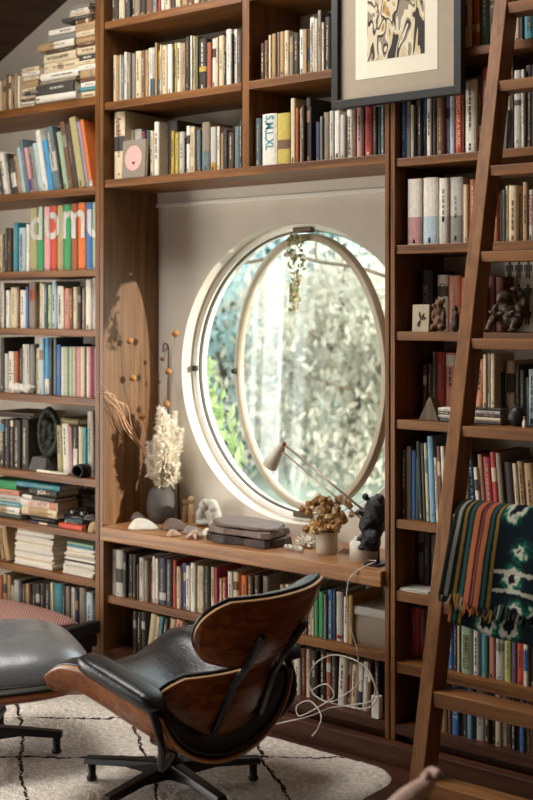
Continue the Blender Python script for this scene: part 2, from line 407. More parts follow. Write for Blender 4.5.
def book(X, Y, Z, w, h, d, c, label=None, group=None, lean=0, flat=False, yaw=0, band=None, pages=None, marks=None, name='book', cat='book'):
    """flat: lying on its side with the spine to the room; X is then its near-gable end and h its length"""
    global NBOOK; NBOOK += 1
    r = random.random(); light = LUM[c] > .2
    if marks is None:
        marks = []
        if band: marks += [('band', band[1], band[2], 2)]
        if w > .012 or r < .6:
            if r < .68: marks.append((random.uniform(.6, 1.3), random.uniform(.25, .5), random.uniform(.7, .92), 1))
            if r > .35: marks.append((random.uniform(.9, 1.5), .06, random.uniform(.08, .14), 1))
            if r > .9 and not band: marks.append(('band', .62, .8, 1))
    bm, t = book_mesh(w, h, d, marks)
    acc = bookmat(random.choice(['charcoal', 'taupe', 'dbrown', 'grey', 'brown']) if light else random.choice(['cream', 'lgrey', 'tan', 'grey']))
    mats = [bookmat(c), acc]+([bookmat(band[0])] if band else [])
    o = finish(name, bm, mats, loc=(X, Y, Z))
    pb = bmesh.new(); e = min(.003, w*.15); box(pb, -w/2+t+.0002, w/2-t-.0002, min(.006, w*.18)+t+.0003, d-.003, e, h-e)
    finish('pages', pb, PAGES, o)
    if flat: o.rotation_euler = (0, PI/2, yaw); o.location = (X, Y, Z+w/2+.0003)
    else:
        o.rotation_euler = (0, lean, yaw)
        o.location.z = Z+abs(math.sin(lean))*w/2+.0003
    tag(o, label, cat, group)
    return o
ORD = 'first second third fourth fifth sixth seventh eighth ninth tenth eleventh twelfth thirteenth fourteenth fifteenth sixteenth seventeenth eighteenth nineteenth twentieth'.split()
def label_set(items, phrase, endright, what='book', end='from the ladder end'):
    """items: [(object, colour word, size word)] in order along the row"""
    by = {}
    for it in items: by.setdefault(it[1], []).append(it)
    for cw, L in by.items():
        if len(L) == 1:
            L[0][0]['label'] = f'{L[0][2]} {cw} {what}, {phrase}'.strip(); continue
        seq = L[::-1] if endright else L
        for k, it in enumerate(seq):
            it[0]['label'] = f'{it[2]} {cw} {what}, {ORD[k]} such {end}, {phrase}'.strip()
def headroom(x, z):
    L = ZL if x < XL0 else (ZR if x > XR1 else ZM+[ZC, ZM1])
    return min([b for a, b in L if b > z+.02] or [9])-z
def row(ox, oy, s, z, books, items, Y=.03, dmax=.27, grp=None, tilt=None):
    """books: (x0, x1, top, colour[, options]) in the units of a sketch with origin ox,oy and s units per pixel; x at the foot"""
    prev = None
    for b in books:
        x0, x1, top, c = b[:4]; op = b[4] if len(b) > 4 else {}
        y = Y+op.get('y', random.uniform(-.008, .012))
        pa, pb_ = at(ox+x0/s, 300, y), at(ox+x1/s, 300, y)
        w = max(.004, (pb_.x-pa.x)*.97); xm = (pa.x+pb_.x)/2
        if prev is not None and xm-w/2 < prev and not op.get('free'):      # keep neighbours apart
            nx0 = prev+.0004; w2 = xm+w/2-nx0
            if w2 > w*.6: w = w2; xm = nx0+w/2
            else: xm = nx0+w/2
        if xm < (XL0+XL1)/2: lo_, hi_ = XEND, XL0
        elif xm < (XR0+XR1)/2:
            lo_, hi_ = XL1, XR0
            if z > ZM[2][0]-.02:
                if xm < (XD0+XD1)/2: hi_ = XD0
                else: lo_ = XD1
        else: lo_, hi_ = XR1, XFAR
        if xm-w/2 < lo_+.001: xm = lo_+.001+w/2
        if xm+w/2 > hi_-.001:
            a_ = xm-w/2; w = hi_-.001-a_; xm = a_+w/2
            if w < .004: continue
        lean = 0; room = headroom(xm, z)-.006
        h = at(ox+(x0+x1)/2/s, oy+top/s, y).z-z
        if 'dx' in op:
            dxm = op['dx']/s*mpp(ox+x0/s)*1.15; lean = math.atan2(dxm, h) if tilt is None else tilt; h = h/math.cos(lean)
        if h*math.cos(lean)+w*abs(math.sin(lean)) > room: h = (room-w*abs(math.sin(lean)))/math.cos(lean)
        d = op.get('d', random.uniform(.14, min(dmax, .17+h*.25)))
        d = min(d, DEP-y-.012)
        o = book(xm, y, z, w, h, d, c, lean=lean, band=op.get('band'), group=grp, marks=op.get('marks'))
        if not op.get('free'): prev = xm+w/2+(w*(1/math.cos(lean)-1)+abs(math.sin(lean))*.002 if lean else 0)
        sz = 'tall' if h > .27 else ('thick' if w > .045 else ('slim' if w < .014 else ('short' if h < .17 else '')))
        items.append((o, WORDS.get(c, c), op.get('word', sz)))
        if 'text' in op:
            tt, tc, za_, zb_, fr = op['text']
            spine_text(o, tt, tc, w*fr, za_*h, zb_*h)
    return items
def spine_text(o, s, c, height, z0, z1):
    bm = textmesh(s)
    for v in bm.verts: v.co = Vector(((v.co.y-.5)*height, -.0012, z1-(z1-z0)*v.co.x))
    finish('spine_title', bm, bookmat(c), o)
def stack(ox, oy, s, z, items_in, items, Y=.03, dmax=.24, grp=None, jit=.012, yawj=.06, ths=1.0):
    for it in items_in:
        x0, x1, th, c = it[:4]; th = th*ths; op = it[4] if len(it) > 4 else {}
        y = Y+op.get('y', random.uniform(0, jit)); m = mpp(ox+(x0+x1)/2/s)
        w = th/s*m; xa, xb = at(ox+x0/s, 300, y).x, at(ox+x1/s, 300, y).x
        d = op.get('d', min(dmax, random.uniform(.13, .2))); yaw = op.get('yaw', random.uniform(-yawj, yawj)*.5)
        o = book(xa, y, z, w, xb-xa, min(d, DEP-y-.03), c, flat=True, yaw=yaw, group=grp, band=op.get('band'), marks=op.get('marks'), name=op.get('name', 'book'), cat=op.get('name', 'book'))
        items.append((o, WORDS.get(c, c), 'thick' if w > .04 else ('slim' if w < .014 else '')))
        if 'text' in op:
            tt, tc, fa, fb, fr = op['text']
            bm = textmesh(tt); L = xb-xa
            for v in bm.verts: v.co = Vector((-(v.co.y-.5)*w*fr, -.0012, L*(fa+(fb-fa)*v.co.x)))
            finish('spine_title', bm, bookmat(tc), o)
        z += w+.0006
    return z
NM = []     # no marks
exec_rows = []
# ------------------------------------------------------------------ the books, shelf by shelf
def W(*a): return a
zl = [a for a, b in ZL]; zm = [a for a, b in ZM]; zr = [a for a, b in ZR]
# gable bay, top shelf: standing row, then three stacks
I = row(0, 0, 4.845, zl[0], [(-34, -18, 380, 'brown'), (-16, 2, 392, 'cream'), (4, 19, 388, 'tan'), (21, 39, 362, 'brown'), (41, 51, 368, 'cream'), (53, 65, 362, 'dbrown'), (67, 79, 357, 'tan'), (81, 93, 368, 'white')], [], grp='standing books on the top gable shelf')
label_set(I, 'standing row on top gable shelf', True)
I = []; stack(0, 0, 4.845, zl[0], [(94, 168, 18, 'cream'), (96, 168, 15, 'white'), (98, 166, 9, 'brown'), (100, 168, 14, 'cream'), (116, 194, 16, 'charcoal'), (106, 192, 16, 'cream'), (104, 184, 32, 'tan'), (110, 188, 18, 'cream'), (104, 192, 15, 'white'), (101, 190, 22, 'cream')], I, dmax=.15, ths=1.1, grp='outer stack on the top gable shelf')
label_set(I, 'outer stack under the gable', False, end='up from the shelf')
I = []; stack(0, 0, 4.845, zl[0], [(176, 362, 10, 'brown'), (172, 366, 30, 'white'), (172, 360, 36, 'charcoal'), (196, 372, 14, 'taupe'), (194, 378, 26, 'white'), (212, 380, 36, 'cream', dict(text=('DEL', 'brown', .42, .58, .6))), (212, 370, 32, 'cream', dict(text=('NATURAL HISTORY', 'dbrown', .12, .8, .36))), (224, 364, 18, 'dbrown'), (180, 364, 26, 'tan', dict(band=('white', .45, .98))), (232, 364, 22, 'grey'), (236, 362, 20, 'white')], I, dmax=.15, ths=1.33, grp='middle stack on the top gable shelf')
label_set(I, 'middle stack under the gable', False, end='up from the shelf')
I = []; stack(0, 0, 4.845, zl[0], [(392, 458, 32, 'cream'), (388, 460, 14, 'teal'), (392, 462, 20, 'white'), (390, 460, 12, 'brown'), (388, 462, 30, 'tan'), (376, 460, 20, 'white'), (378, 460, 16, 'cream'), (370, 462, 24, 'charcoal'), (370, 462, 30, 'cream'), (378, 460, 12, 'brown'), (370, 460, 22, 'tan'), (368, 460, 22, 'cream'), (364, 460, 30, 'tan'), (366, 446, 16, 'brown'), (300, 440, 14, 'charcoal'), (336, 436, 14, 'cream'), (340, 430, 12, 'white'), (352, 436, 12, 'grey')], I, dmax=.15, ths=1.3, grp='stack beside the upright on the top gable shelf')
label_set(I, 'stack beside the gable upright', False, end='up from the shelf')
# second shelf: leaning row
I = row(0, 110, 4.845, zl[1], [(-40, -24, 250, 'brown', dict(dx=-16)), (-22, -4, 230, 'dbrown', dict(dx=-16)), (0, 16, 260, 'charcoal', dict(dx=-16)), (18, 38, 205, 'white', dict(dx=-22)), (39, 50, 212, 'black', dict(dx=-22)), (52, 74, 240, 'charcoal', dict(dx=-24, band=('white', .2, .6))), (78, 104, 222, 'tan', dict(dx=-32)), (106, 122, 184, 'pblue', dict(dx=-38)), (124, 140, 142, 'slate', dict(dx=-42)), (141, 158, 182, 'pink', dict(dx=-38, band=('indigo', .05, .3))), (160, 184, 178, 'grey', dict(dx=-42)), (186, 207, 160, 'pblue', dict(dx=-46)), (208, 229, 98, 'white', dict(dx=-62)), (231, 255, 145, 'bblue', dict(dx=-44)), (257, 289, 82, 'slate', dict(dx=-62, band=('lgrey', .3, .6))), (291, 302, 120, 'black', dict(dx=-60)), (304, 330, 106, 'sage', dict(dx=-62)), (331, 352, 56, 'brown', dict(dx=-72)), (353, 376, 66, 'dbrown', dict(dx=-72)), (378, 409, 34, 'khaki', dict(dx=-68)), (411, 424, 54, 'lilac', dict(dx=-60)), (428, 448, 44, 'orange', dict(dx=-32, band=('white', .02, .1)))], [], grp='leaning books on the second gable shelf', tilt=-.205)
label_set(I, 'leaning row below the gable shelf', True)
# third shelf: the multicoloured set
I = row(0, 200, 4.845, zl[2], [(-34, -20, 150, 'white'), (-18, -2, 165, 'tan'), (0, 8, 168, 'cream'), (9, 19, 165, 'black'), (20, 35, 135, 'charcoal'), (37, 51, 138, 'dbrown'), (57, 82, 110, 'teal'), (88, 118, 135, 'pblue', dict(text=('PERFECT DIRECTION', 'navy', .1, .85, .4))), (122, 140, 118, 'white')], [], grp='books beside the multicoloured set')
label_set(I, 'shelf with the multicoloured set', True)
SET = [(142, 175.5, 38, 'khaki'), (177, 207, 36, 'green'), (210, 239, 33, 'pink'), (242, 272, 28, 'rorange'), (274, 304, 26, 'khaki'), (306, 339, 22, 'green'), (341, 372, 18, 'rust'), (374, 411, 13, 'orange'), (413, 443, 13, 'blue'), (445, 465, 10, 'sage')]
I = row(0, 200, 4.845, zl[2], [b+(dict(y=0, d=.26, marks=[('band', .02, .03, 1)]),) for b in SET], [], grp='tall multicoloured magazine volumes')
label_set([(a, b, 'tall') for a, b, c in I], 'volume of set with silver lettering', True)
SILVER = plain('silver_foil', 'cfcac0', .3, .2, 60, metal=.35)
zb_, zt_ = at(30, 200+196/4.845, .03).z, at(30, 200+66/4.845, .03).z
zt2 = at(30, 200+36/4.845, .03).z
for ch, xa, xb, top in (('d', 147, 205, zt2), ('o', 217, 288, zt_), ('m', 300, 414, zt_), ('u', 424, 500, zt_)):
    pa, pb_ = at(xa/4.845, 300, .03).x, at(xb/4.845, 300, .03).x
    for o, cw, sz in I:
        hw = max(v.co.x for v in o.data.vertices)
        if o.location.x+hw < pa or o.location.x-hw > pb_: continue
        bm = textmesh(ch)
        for v in bm.verts: v.co = Vector((pa+(pb_-pa)*v.co.x-o.location.x, -.0009, zb_+(top-zb_)*v.co.y-o.location.z))
        for sx in (1, -1):
            bmesh.ops.bisect_plane(bm, geom=bm.verts[:]+bm.edges[:]+bm.faces[:], plane_co=(sx*hw*.98, 0, 0), plane_no=(sx, 0, 0), clear_outer=True)
        if len(bm.faces): finish('cover_lettering', bm, SILVER, o)
        else: bm.free()
# fourth
I = row(0, 270, 4.845, zl[3], [(-30, -16, 80, 'cream'), (-14, -1, 70, 'white'), (0, 17, 62, 'white'), (18, 24, 85, 'charcoal'), (25, 44, 98, 'white'), (48, 79, 85, 'cream'), (81, 93, 82, 'brown'), (94, 121, 97, 'white'), (122, 135, 80, 'blue'), (136, 168, 58, 'taupe', dict(band=('rust', .6, .84))), (190, 204, 62, 'cream'), (205, 212, 70, 'white'), (213, 227, 68, 'dteal'), (228, 246, 72, 'pgreen'), (248, 270, 55, 'pblue'), (274, 305, 78, 'white', dict(text=('BESUCHERSTUCK', 'black', .1, .7, .3))), (307, 334, 90, 'salmon'), (336, 350, 90, 'brown'), (352, 371, 82, 'cream'), (373, 389, 80, 'black'), (391, 409, 82, 'taupe'), (411, 439, 48, 'white'), (443, 465, 30, 'lgrey')], [], grp='books just below the multicoloured set')
label_set(I, 'shelf below the multicoloured set', True)
# fifth
past = []
for k, c in enumerate(['white', 'pgreen', 'cream', 'teal', 'cream', 'sage', 'cream', 'grey', 'pink', 'salmon', 'white', 'cream', 'charcoal', 'white', 'pink', 'crimson', 'dred', 'lilac']):
    past.append((296+k*9.4, 296+k*9.4+8.8, 82, c, dict(y=.0, marks=[])))
I = row(0, 330, 4.845, zl[4], [(0, 17, 35, 'charcoal'), (20, 36, 115, 'lgrey'), (38, 62, 105, 'white', dict(band=('tan', .45, .48))), (63, 84, 105, 'rust'), (86, 99, 90, 'charcoal'), (100, 127, 70, 'white', dict(text=('ALFRED & VISCHER', 'grey', .1, .9, .35))), (128, 140, 70, 'lgrey'), (142, 162, 72, 'grey'), (165, 184, 88, 'cream'), (186, 208, 42, 'pblue'), (210, 235, 38, 'bblue', dict(band=('white', .02, .28))), (237, 250, 40, 'black'), (252, 271, 40, 'slate'), (272, 291, 72, 'blue')]+past, [], grp='books on the shelf with the white rock')
label_set([(a, b, c if i < 14 else 'very slim') for i, (a, b, c) in enumerate(I)], 'shelf with the white rock', True)
# sixth: around the oval carving
I = row(0, 400, 4.845, zl[5], [(-40, -22, 95, 'dbrown'), (-20, -2, 95, 'black'), (0, 17, 95, 'black', dict(band=('bblue', .75, .9))), (19, 41, 95, 'black'), (43, 62, 95, 'dbrown', dict(band=('cream', .86, .98))), (64, 94, 98, 'black', dict(text=('ABADIR TAN AZIMA', 'lgrey', .15, .85, .3))), (102, 134, 94, 'black', dict(text=('HANNES MEYER', 'lgrey', .1, .7, .28)))], [], grp='black books beside the oval carving')
label_set(I, 'shelf with the oval carving', True, end='from the carving')
I = row(0, 400, 4.845, zl[5], [(276, 300, 125, 'khaki', dict(dx=-8)), (302, 333, 116, 'white', dict(dx=-8)), (335, 350, 130, 'dpink', dict(dx=-6)), (351, 372, 130, 'charcoal', dict(band=('white', .2, .55))), (374, 397, 130, 'cream'), (399, 413, 135, 'turq'), (416, 448, 55, 'lgrey', dict(text=('CLAUDIO SILVESTRIN', 'grey', .3, .85, .25)))], [], grp='pale books beside the oval carving', Y=.05, tilt=-.04)
label_set(I, 'shelf with the oval carving', True, end='from the upright')
I = []; stack(0, 400, 4.845, at(30, 400+93/4.845, .04).z, [(-30, 150, 14, 'black', dict(d=.2, yaw=0)), (-20, 165, 14, 'dbrown', dict(d=.2, yaw=0))], I, grp='books lying across black books')
label_set(I, 'lying across the black books', True)
o = book(at(296/4.845, 300, .06).x, .06, at(70, 400+118/4.845, .06).z, .028, .115, .18, 'olive', 'olive green book lying across the tops of pale books', flat=True)
o.rotation_euler.y += .03
# seventh: piles
I = []; stack(0, 475, 4.845, zl[6], [(-60, 98, 20, 'dgreen'), (-60, 96, 34, 'white', dict(band=('tan', .1, .6))), (-60, 102, 22, 'teal'), (-60, 98, 32, 'lgrey'), (-60, 92, 26, 'salmon'), (-60, 76, 42, 'green')], I, grp='outer pile above the magazines')
label_set(I, 'outer pile above the magazines', False, end='up from the shelf')
I = []; ztop2 = stack(0, 475, 4.845, zl[6], [(108, 272, 14, 'navy', dict(y=.05)), (106, 270, 16, 'charcoal', dict(y=.05)), (104, 276, 40, 'cream', dict(band=('tan', .2, .75))), (100, 276, 38, 'white', dict(band=('salmon', .78, .98), text=('ART NOW', 'salmon', .2, .74, .7))), (106, 272, 20, 'charcoal', dict(band=('white', .02, .3))), (140, 276, 34, 'black', dict(text=('JOI', 'white', .3, .6, .8))), (80, 290, 26, 'teal', dict(text=('DAN GRAHAM', 'lblue', .0, .4, .6)))], I, grp='inner pile above the magazines')
label_set(I, 'inner pile above the magazines', False, end='up from the shelf')
I = []; ztop3 = stack(0, 475, 4.845, zl[6], [(312, 398, 38, 'dteal', dict(y=.04)), (284, 458, 14, 'navy', dict(y=.05)), ], I, grp='low pile under the sunglasses')
label_set(I, 'low pile under the sunglasses', False, end='up from the shelf')
I = []; stack(0, 475, 4.845, zl[6], [(284, 396, 24, 'rorange', dict(y=.0, d=.03, yaw=0))], I, Y=.006)
I[0][0]['label'] = 'red-orange paperback lying in front of the teal book'
I = []; stack(0, 475, 4.845, ztop3+.001, [(300, 450, 20, 'dbrown', dict(y=.17, d=.14)), (300, 455, 22, 'taupe', dict(y=.17, d=.14)), (296, 450, 20, 'charcoal', dict(y=.17, d=.14)), (300, 440, 20, 'dbrown', dict(y=.17, d=.14))], I, grp='pile in shadow behind the sunglasses')
label_set(I, 'shadowed pile behind the sunglasses', False, end='up from the shelf')
# eighth: magazines
MAGS = plain('magazine_paper', 'd8d2c4', .6, .1, 80)
def magazines(x0, x1, n, th, ph, cols, xs=0):
    I = []; random.seed(n)
    its = []
    for k in range(n):
        a = random.uniform(-6, 8)
        its.append((x0+a+k*xs, x1+random.uniform(-8, 4), th*random.uniform(.8, 1.15), cols.get(k, 'white'), dict(marks=[], yaw=random.uniform(-.03, .03), d=.2, name='magazine')))
    stack(0, 475, 4.845, zl[7], its, I, Y=.015, grp=ph)
    label_set([(a, b, 'thin') for a, b, c in I], ph, False, what='magazine', end='up from the shelf')
magazines(72, 256, 18, 9.6, 'magazine stack beside the tan book', {3: 'cream', 6: 'lgrey', 11: 'cream', 14: 'lgrey'}, .5)
magazines(296, 458, 15, 10.2, 'magazine stack beside the upright', {4: 'lgrey', 6: 'charcoal', 8: 'lgrey', 13: 'teal', 14: 'sage', 9: 'cream'}, 2.2)
I = row(0, 475, 4.845, zl[7], [(-20, 0, 265, 'brown'), (4, 18, 265, 'tan', dict(dx=-22)), (22, 46, 262, 'tan', dict(dx=-30))], [], grp='tan books beside the magazines')
label_set(I, 'standing beside the magazines', True, end='from the magazines')
# lowest
I = row(0, 570, 4.845, ZB, [(-30, -12, 40, 'dbrown'), (-8, 9, 30, 'rust'), (12, 30, 20, 'tan'), (32, 50, 25, 'tan'), (54, 64, 75, 'cream'), (64, 89, 50, 'lgrey'), (91, 106, 55, 'navy'), (108, 119, 70, 'brown'), (121, 139, 68, 'tan'), (141, 164, 65, 'black'), (166, 189, 70, 'charcoal'), (191, 214, 65, 'black'), (216, 238, 70, 'charcoal'), (240, 257, 60, 'cream'), (259, 298, 68, 'teal'), (301, 314, 75, 'charcoal'), (316, 334, 80, 'taupe'), (336, 360, 85, 'white'), (362, 376, 100, 'navy'), (380, 411, 86, 'taupe'), (414, 446, 110, 'pblue', dict(band=('salmon', .34, .42))), (449, 462, 140, 'black')], [], grp='books behind the ottoman')
label_set(I, 'lowest shelf behind the ottoman', True)
# overhead shelves
I = row(100, 0, 3.553, zm[0], [(32, 48, -55, 'dbrown'), (50, 62, -50, 'charcoal'), (64, 84, -65, 'cream'), (86, 104, -60, 'charcoal'), (105, 118, -60, 'dbrown'), (119, 139, -55, 'taupe'), (141, 159, -70, 'black'), (161, 184, -62, 'brown'), (186, 199, -70, 'grey'), (201, 214, -64, 'red'), (216, 227, -60, 'white'), (229, 247, -66, 'cream'), (249, 264, -70, 'dbrown'), (266, 284, -72, 'cream'), (286, 309, -70, 'tan'), (311, 330, -80, 'brown'), (332, 350, -76, 'cream'), (352, 376, -80, 'charcoal'), (378, 400, -84, 'tan'), (402, 426, -84, 'grey')], [], grp='books on the topmost overhead shelf')
label_set(I, 'row along the very top', True)
G1 = 'books on the upper overhead shelf'
I = row(105, 25, 7.107, zm[1], [(58, 77, 215, 'cream'), (79, 94, 218, 'tan'), (96, 112, 212, 'cream'), (115, 132, 225, 'slate'), (135, 151, 192, 'white'), (153, 177, 198, 'taupe'), (179, 199, 205, 'grey'), (206, 254, 186, 'cream'), (259, 281, 180, 'brown'), (283, 304, 178, 'tan'), (307, 319, 165, 'white'), (321, 334, 162, 'white', dict(band=('dteal', .02, .38))), (336, 351, 160, 'lgrey', dict(band=('dteal', .02, .38))), (355, 367, 125, 'tan'), (369, 387, 190, 'mustard', dict(band=('slate', .02, .38))), (390, 401, 142, 'cream'), (403, 436, 145, 'cream'), (439, 474, 138, 'white')], [], grp=G1)
row(170, 20, 6.6625, zm[1], [(14, 26, 195, 'black'), (29, 44, 150, 'mustard'), (46, 68, 152, 'white', dict(text=('MISSION', 'black', .3, .9, .4))), (70, 82, 155, 'cream'), (83, 99, 152, 'tan'), (101, 127, 112, 'black'), (129, 145, 105, 'white'), (147, 164, 108, 'cream'), (166, 184, 110, 'olive'), (189, 239, 125, 'black', dict(band=('mustard', .35, .45))), (242, 272, 150, 'rust'), (276, 304, 125, 'white'), (306, 317, 115, 'cream'), (319, 355, 105, 'cream'), (358, 369, 210, 'black'), (371, 406, 62, 'white'), (407, 413, 90, 'charcoal'), (415, 436, 65, 'white'), (441, 474, 75, 'dbrown')], I, grp=G1)
label_set(I, 'upper overhead row near the gable', True, end='from the divider')
zc_ = zm[2]
G2 = 'books on the lower overhead shelf'
I = row(105, 100, 7.107, zc_, [(60, 136, 84, 'cream', dict(d=.3, band=('charcoal', .42, .64), text=('Arnold', 'dred', .66, .92, .5)))], [], grp=G2)
I[0][0]['label'] = 'large cream art book behind the grey book with pink oval'
I = row(105, 100, 7.107, zc_, [(168, 198, 215, 'cream', dict(y=.05)), (203, 256, 208, 'lgrey', dict(y=.05)), (259, 283, 225, 'crimson', dict(y=.05)), (289, 317, 215, 'dteal', dict(y=.04)), (320, 343, 218, 'cream'), (346, 380, 155, 'white'), (398, 466, 150, 'charcoal', dict(y=.05)), (469, 489, 220, 'mustard'), (492, 520, 235, 'yellow')], [], grp=G2)
row(170, 100, 6.6625, zc_, [(58, 91, 212, 'lgrey'), (93, 101, 250, 'black'), (104, 131, 173, 'white'), (133, 161, 178, 'cream'), (166, 199, 200, 'slate', dict(band=('tan', .02, .12))), (208, 261, 148, 'taupe', dict(band=('slate', .03, .42))), (266, 303, 180, 'lgrey', dict(band=('gold', .02, .2))), (313, 329, 178, 'white'), (336, 354, 220, 'tan'), (357, 379, 200, 'black'), (381, 424, 215, 'dbrown'), (428, 461, 175, 'slate'), (463, 476, 130, 'charcoal')], I, grp=G2)
label_set(I, 'lower overhead row near the gable', True, end='from the divider')
G3 = 'books on the upper overhead shelf beside the picture'
I = row(240, 0, 5.33, zm[1], [(110, 127, 230, 'dbrown'), (129, 148, 215, 'brown'), (150, 164, 187, 'cream'), (169, 189, 180, 'tan'), (191, 210, 172, 'taupe'), (212, 233, 168, 'tan'), (235, 258, 163, 'cream'), (262, 283, 195, 'taupe'), (285, 311, 180, 'black'), (316, 339, 158, 'white'), (341, 354, 155, 'tan'), (356, 369, 160, 'tan', dict(band=('blue', .3, .6))), (371, 398, 92, 'white', dict(text=('Southern World of', 'black', .1, .85, .45))), (399, 411, 100, 'cream'), (413, 431, 55, 'grey', dict(d=.3)), (435, 447, 120, 'cream'), (451, 480, 90, 'black', dict(text=('A Place for Human', 'lgrey', .2, .85, .3))), (484, 510, 90, 'brown'), (512, 540, 84, 'cream'), (542, 565, 80, 'grey')], [], grp=G3)
label_set(I, 'upper overhead row by the picture', True)
G4 = 'books on the lower overhead shelf below the picture'
I = row(240, 80, 6.66, zc_, [(100, 134, 255, 'slate'), (143, 242, 225, 'white', dict(d=.24, marks=[], text=('S,M,L,XL', 'teal', .3, .96, .66))), (244, 329, 220, 'yellow', dict(d=.24, marks=[('band', .3, .48, 1)], band=('black', .86, .998))), (336, 364, 122, 'cream'), (371, 387, 185, 'rust'), (389, 404, 190, 'cream'), (406, 424, 170, 'dbrown'), (426, 454, 120, 'charcoal'), (456, 474, 180, 'black')], [], grp=G4)
row(315, 90, 6.27, zc_, [(4, 30, 200, 'navy'), (32, 44, 165, 'grey'), (50, 87, 140, 'taupe'), (89, 117, 130, 'lgrey'), (119, 154, 130, 'white'), (156, 186, 155, 'lgrey'), (189, 234, 125, 'white', dict(text=('AUR-IS', 'black', .08, .35, .5))), (236, 257, 115, 'brown'), (259, 294, 110, 'dpink'), (296, 307, 120, 'black'), (309, 356, 105, 'red', dict(text=('DINA DORNOEL', 'dred', .2, .85, .4))), (363, 384, 105, 'charcoal'), (386, 411, 100, 'dgreen'), (413, 432, 95, 'slate')], I, grp=G4)
label_set(I, 'row beneath the framed picture', True)
# under the counter
G5 = 'books directly under the counter'
I = row(100, 540, 4.845, ZM1[0], [(32, 49, 95, 'cream'), (50, 69, 45, 'white'), (71, 107, 50, 'lgrey', dict(band=('charcoal', .3, .6))), (109, 124, 65, 'black'), (126, 140, 68, 'charcoal'), (142, 155, 70, 'black'), (157, 171, 72, 'black'), (173, 185, 120, 'brown'), (187, 211, 85, 'lgrey'), (214, 229, 100, 'taupe'), (231, 247, 105, 'dpink'), (249, 265, 80, 'white'), (267, 280, 90, 'white'), (283, 317, 88, 'navy', dict(band=('lgrey', .1, .26))), (319, 346, 95, 'charcoal', dict(text=('FRANK VAN LEEUW', 'lgrey', .1, .9, .35))), (352, 367, 100, 'red'), (369, 387, 130, 'cream'), (389, 396, 112, 'slate'), (397, 410, 112, 'indigo'), (412, 434, 125, 'white'), (437, 459, 112, 'white'), (470, 484, 125, 'cream'), (486, 500, 128, 'cream'), (505, 521, 140, 'black')], [], grp=G5, Y=.04)
row(190, 555, 4.44, ZM1[0], [(12, 28, 42, 'white'), (31, 47, 48, 'white'), (49, 58, 60, 'grey'), (60, 85, 50, 'black'), (92, 106, 55, 'cream'), (108, 121, 56, 'crimson'), (126, 140, 105, 'cream'), (142, 160, 100, 'red'), (165, 187, 75, 'white'), (189, 214, 75, 'cream'), (226, 250, 92, 'orange'), (255, 275, 95, 'brown'), (285, 305, 90, 'dbrown'), (320, 345, 95, 'grey')], I, grp=G5, Y=.04)
row(265, 580, 4.1, ZM1[0], [(60, 78, 20, 'tan'), (82, 100, 20, 'white'), (104, 120, 24, 'cream'), (124, 140, 26, 'charcoal'), (144, 158, 30, 'cream'), (160, 172, 60, 'brown'), (174, 187, 70, 'white'), (190, 199, 76, 'cream'), (201, 217, 76, 'green'), (219, 239, 50, 'green'), (241, 250, 60, 'grey'), (251, 277, 40, 'blue', dict(text=('THE CITY', 'lblue', .2, .7, .45))), (278, 288, 42, 'navy'), (290, 317, 48, 'lgrey', dict(band=('red', .06, .12))), (321, 340, 70, 'white'), (342, 358, 64, 'gold')], I, grp=G5, Y=.04)
label_set(I, 'row directly beneath the counter', True)
G6 = 'books on the bottom shelf under the counter'
I = row(100, 540, 4.845, ZB, [(158, 174, 345, 'black'), (177, 196, 348, 'black'), (199, 216, 350, 'charcoal'), (222, 248, 356, 'cream', dict(dx=14)), (251, 268, 368, 'cream', dict(dx=16)), (270, 284, 370, 'teal', dict(dx=18)), (290, 304, 376, 'dbrown', dict(dx=18)), (308, 340, 378, 'cream', dict(dx=26)), (344, 378, 386, 'salmon', dict(dx=30)), (382, 404, 396, 'black', dict(dx=30)), (408, 430, 396, 'charcoal', dict(dx=30))], [], grp=G6, Y=.04, tilt=.15)
row(265, 580, 4.1, ZB, [(-20, 0, 300, 'brown'), (4, 26, 300, 'cream'), (30, 56, 300, 'charcoal'), (60, 92, 330, 'cream'), (96, 115, 330, 'lgrey'), (117, 141, 310, 'white'), (144, 166, 280, 'dred'), (168, 184, 285, 'cream'), (186, 212, 290, 'black'), (215, 247, 285, 'black'), (250, 270, 300, 'rust'), (272, 292, 310, 'black'), (294, 326, 318, 'white', dict(dx=8)), (328, 346, 332, 'white', dict(dx=8, band=('crimson', .2, .7))), (350, 374, 348, 'cream', dict(dx=10)), (377, 396, 340, 'white', dict(dx=8, band=('navy', .02, .4))), (398, 418, 336, 'white', dict(dx=6)), (421, 433, 340, 'brown'), (448, 466, 330, 'navy', dict(band=('lgrey', .05, .3)))], I, grp=G6, Y=.04, tilt=.045)
label_set(I, 'bottom row beneath the counter', True)
o = book(at(265+364/4.1, 300, .06).x, .05, ZM1[0], .11, .16, .2, 'taupe', 'thick taupe book lying at the post end beneath the counter', flat=True, marks=[])
zz = ZM1[0]+.111
o = book(at(265+362/4.1, 300, .05).x, .045, zz, .036, .155, .22, 'lgrey', 'light grey book lying on the thick taupe one beneath the counter', flat=True, marks=[], band=('white', .01, .1))
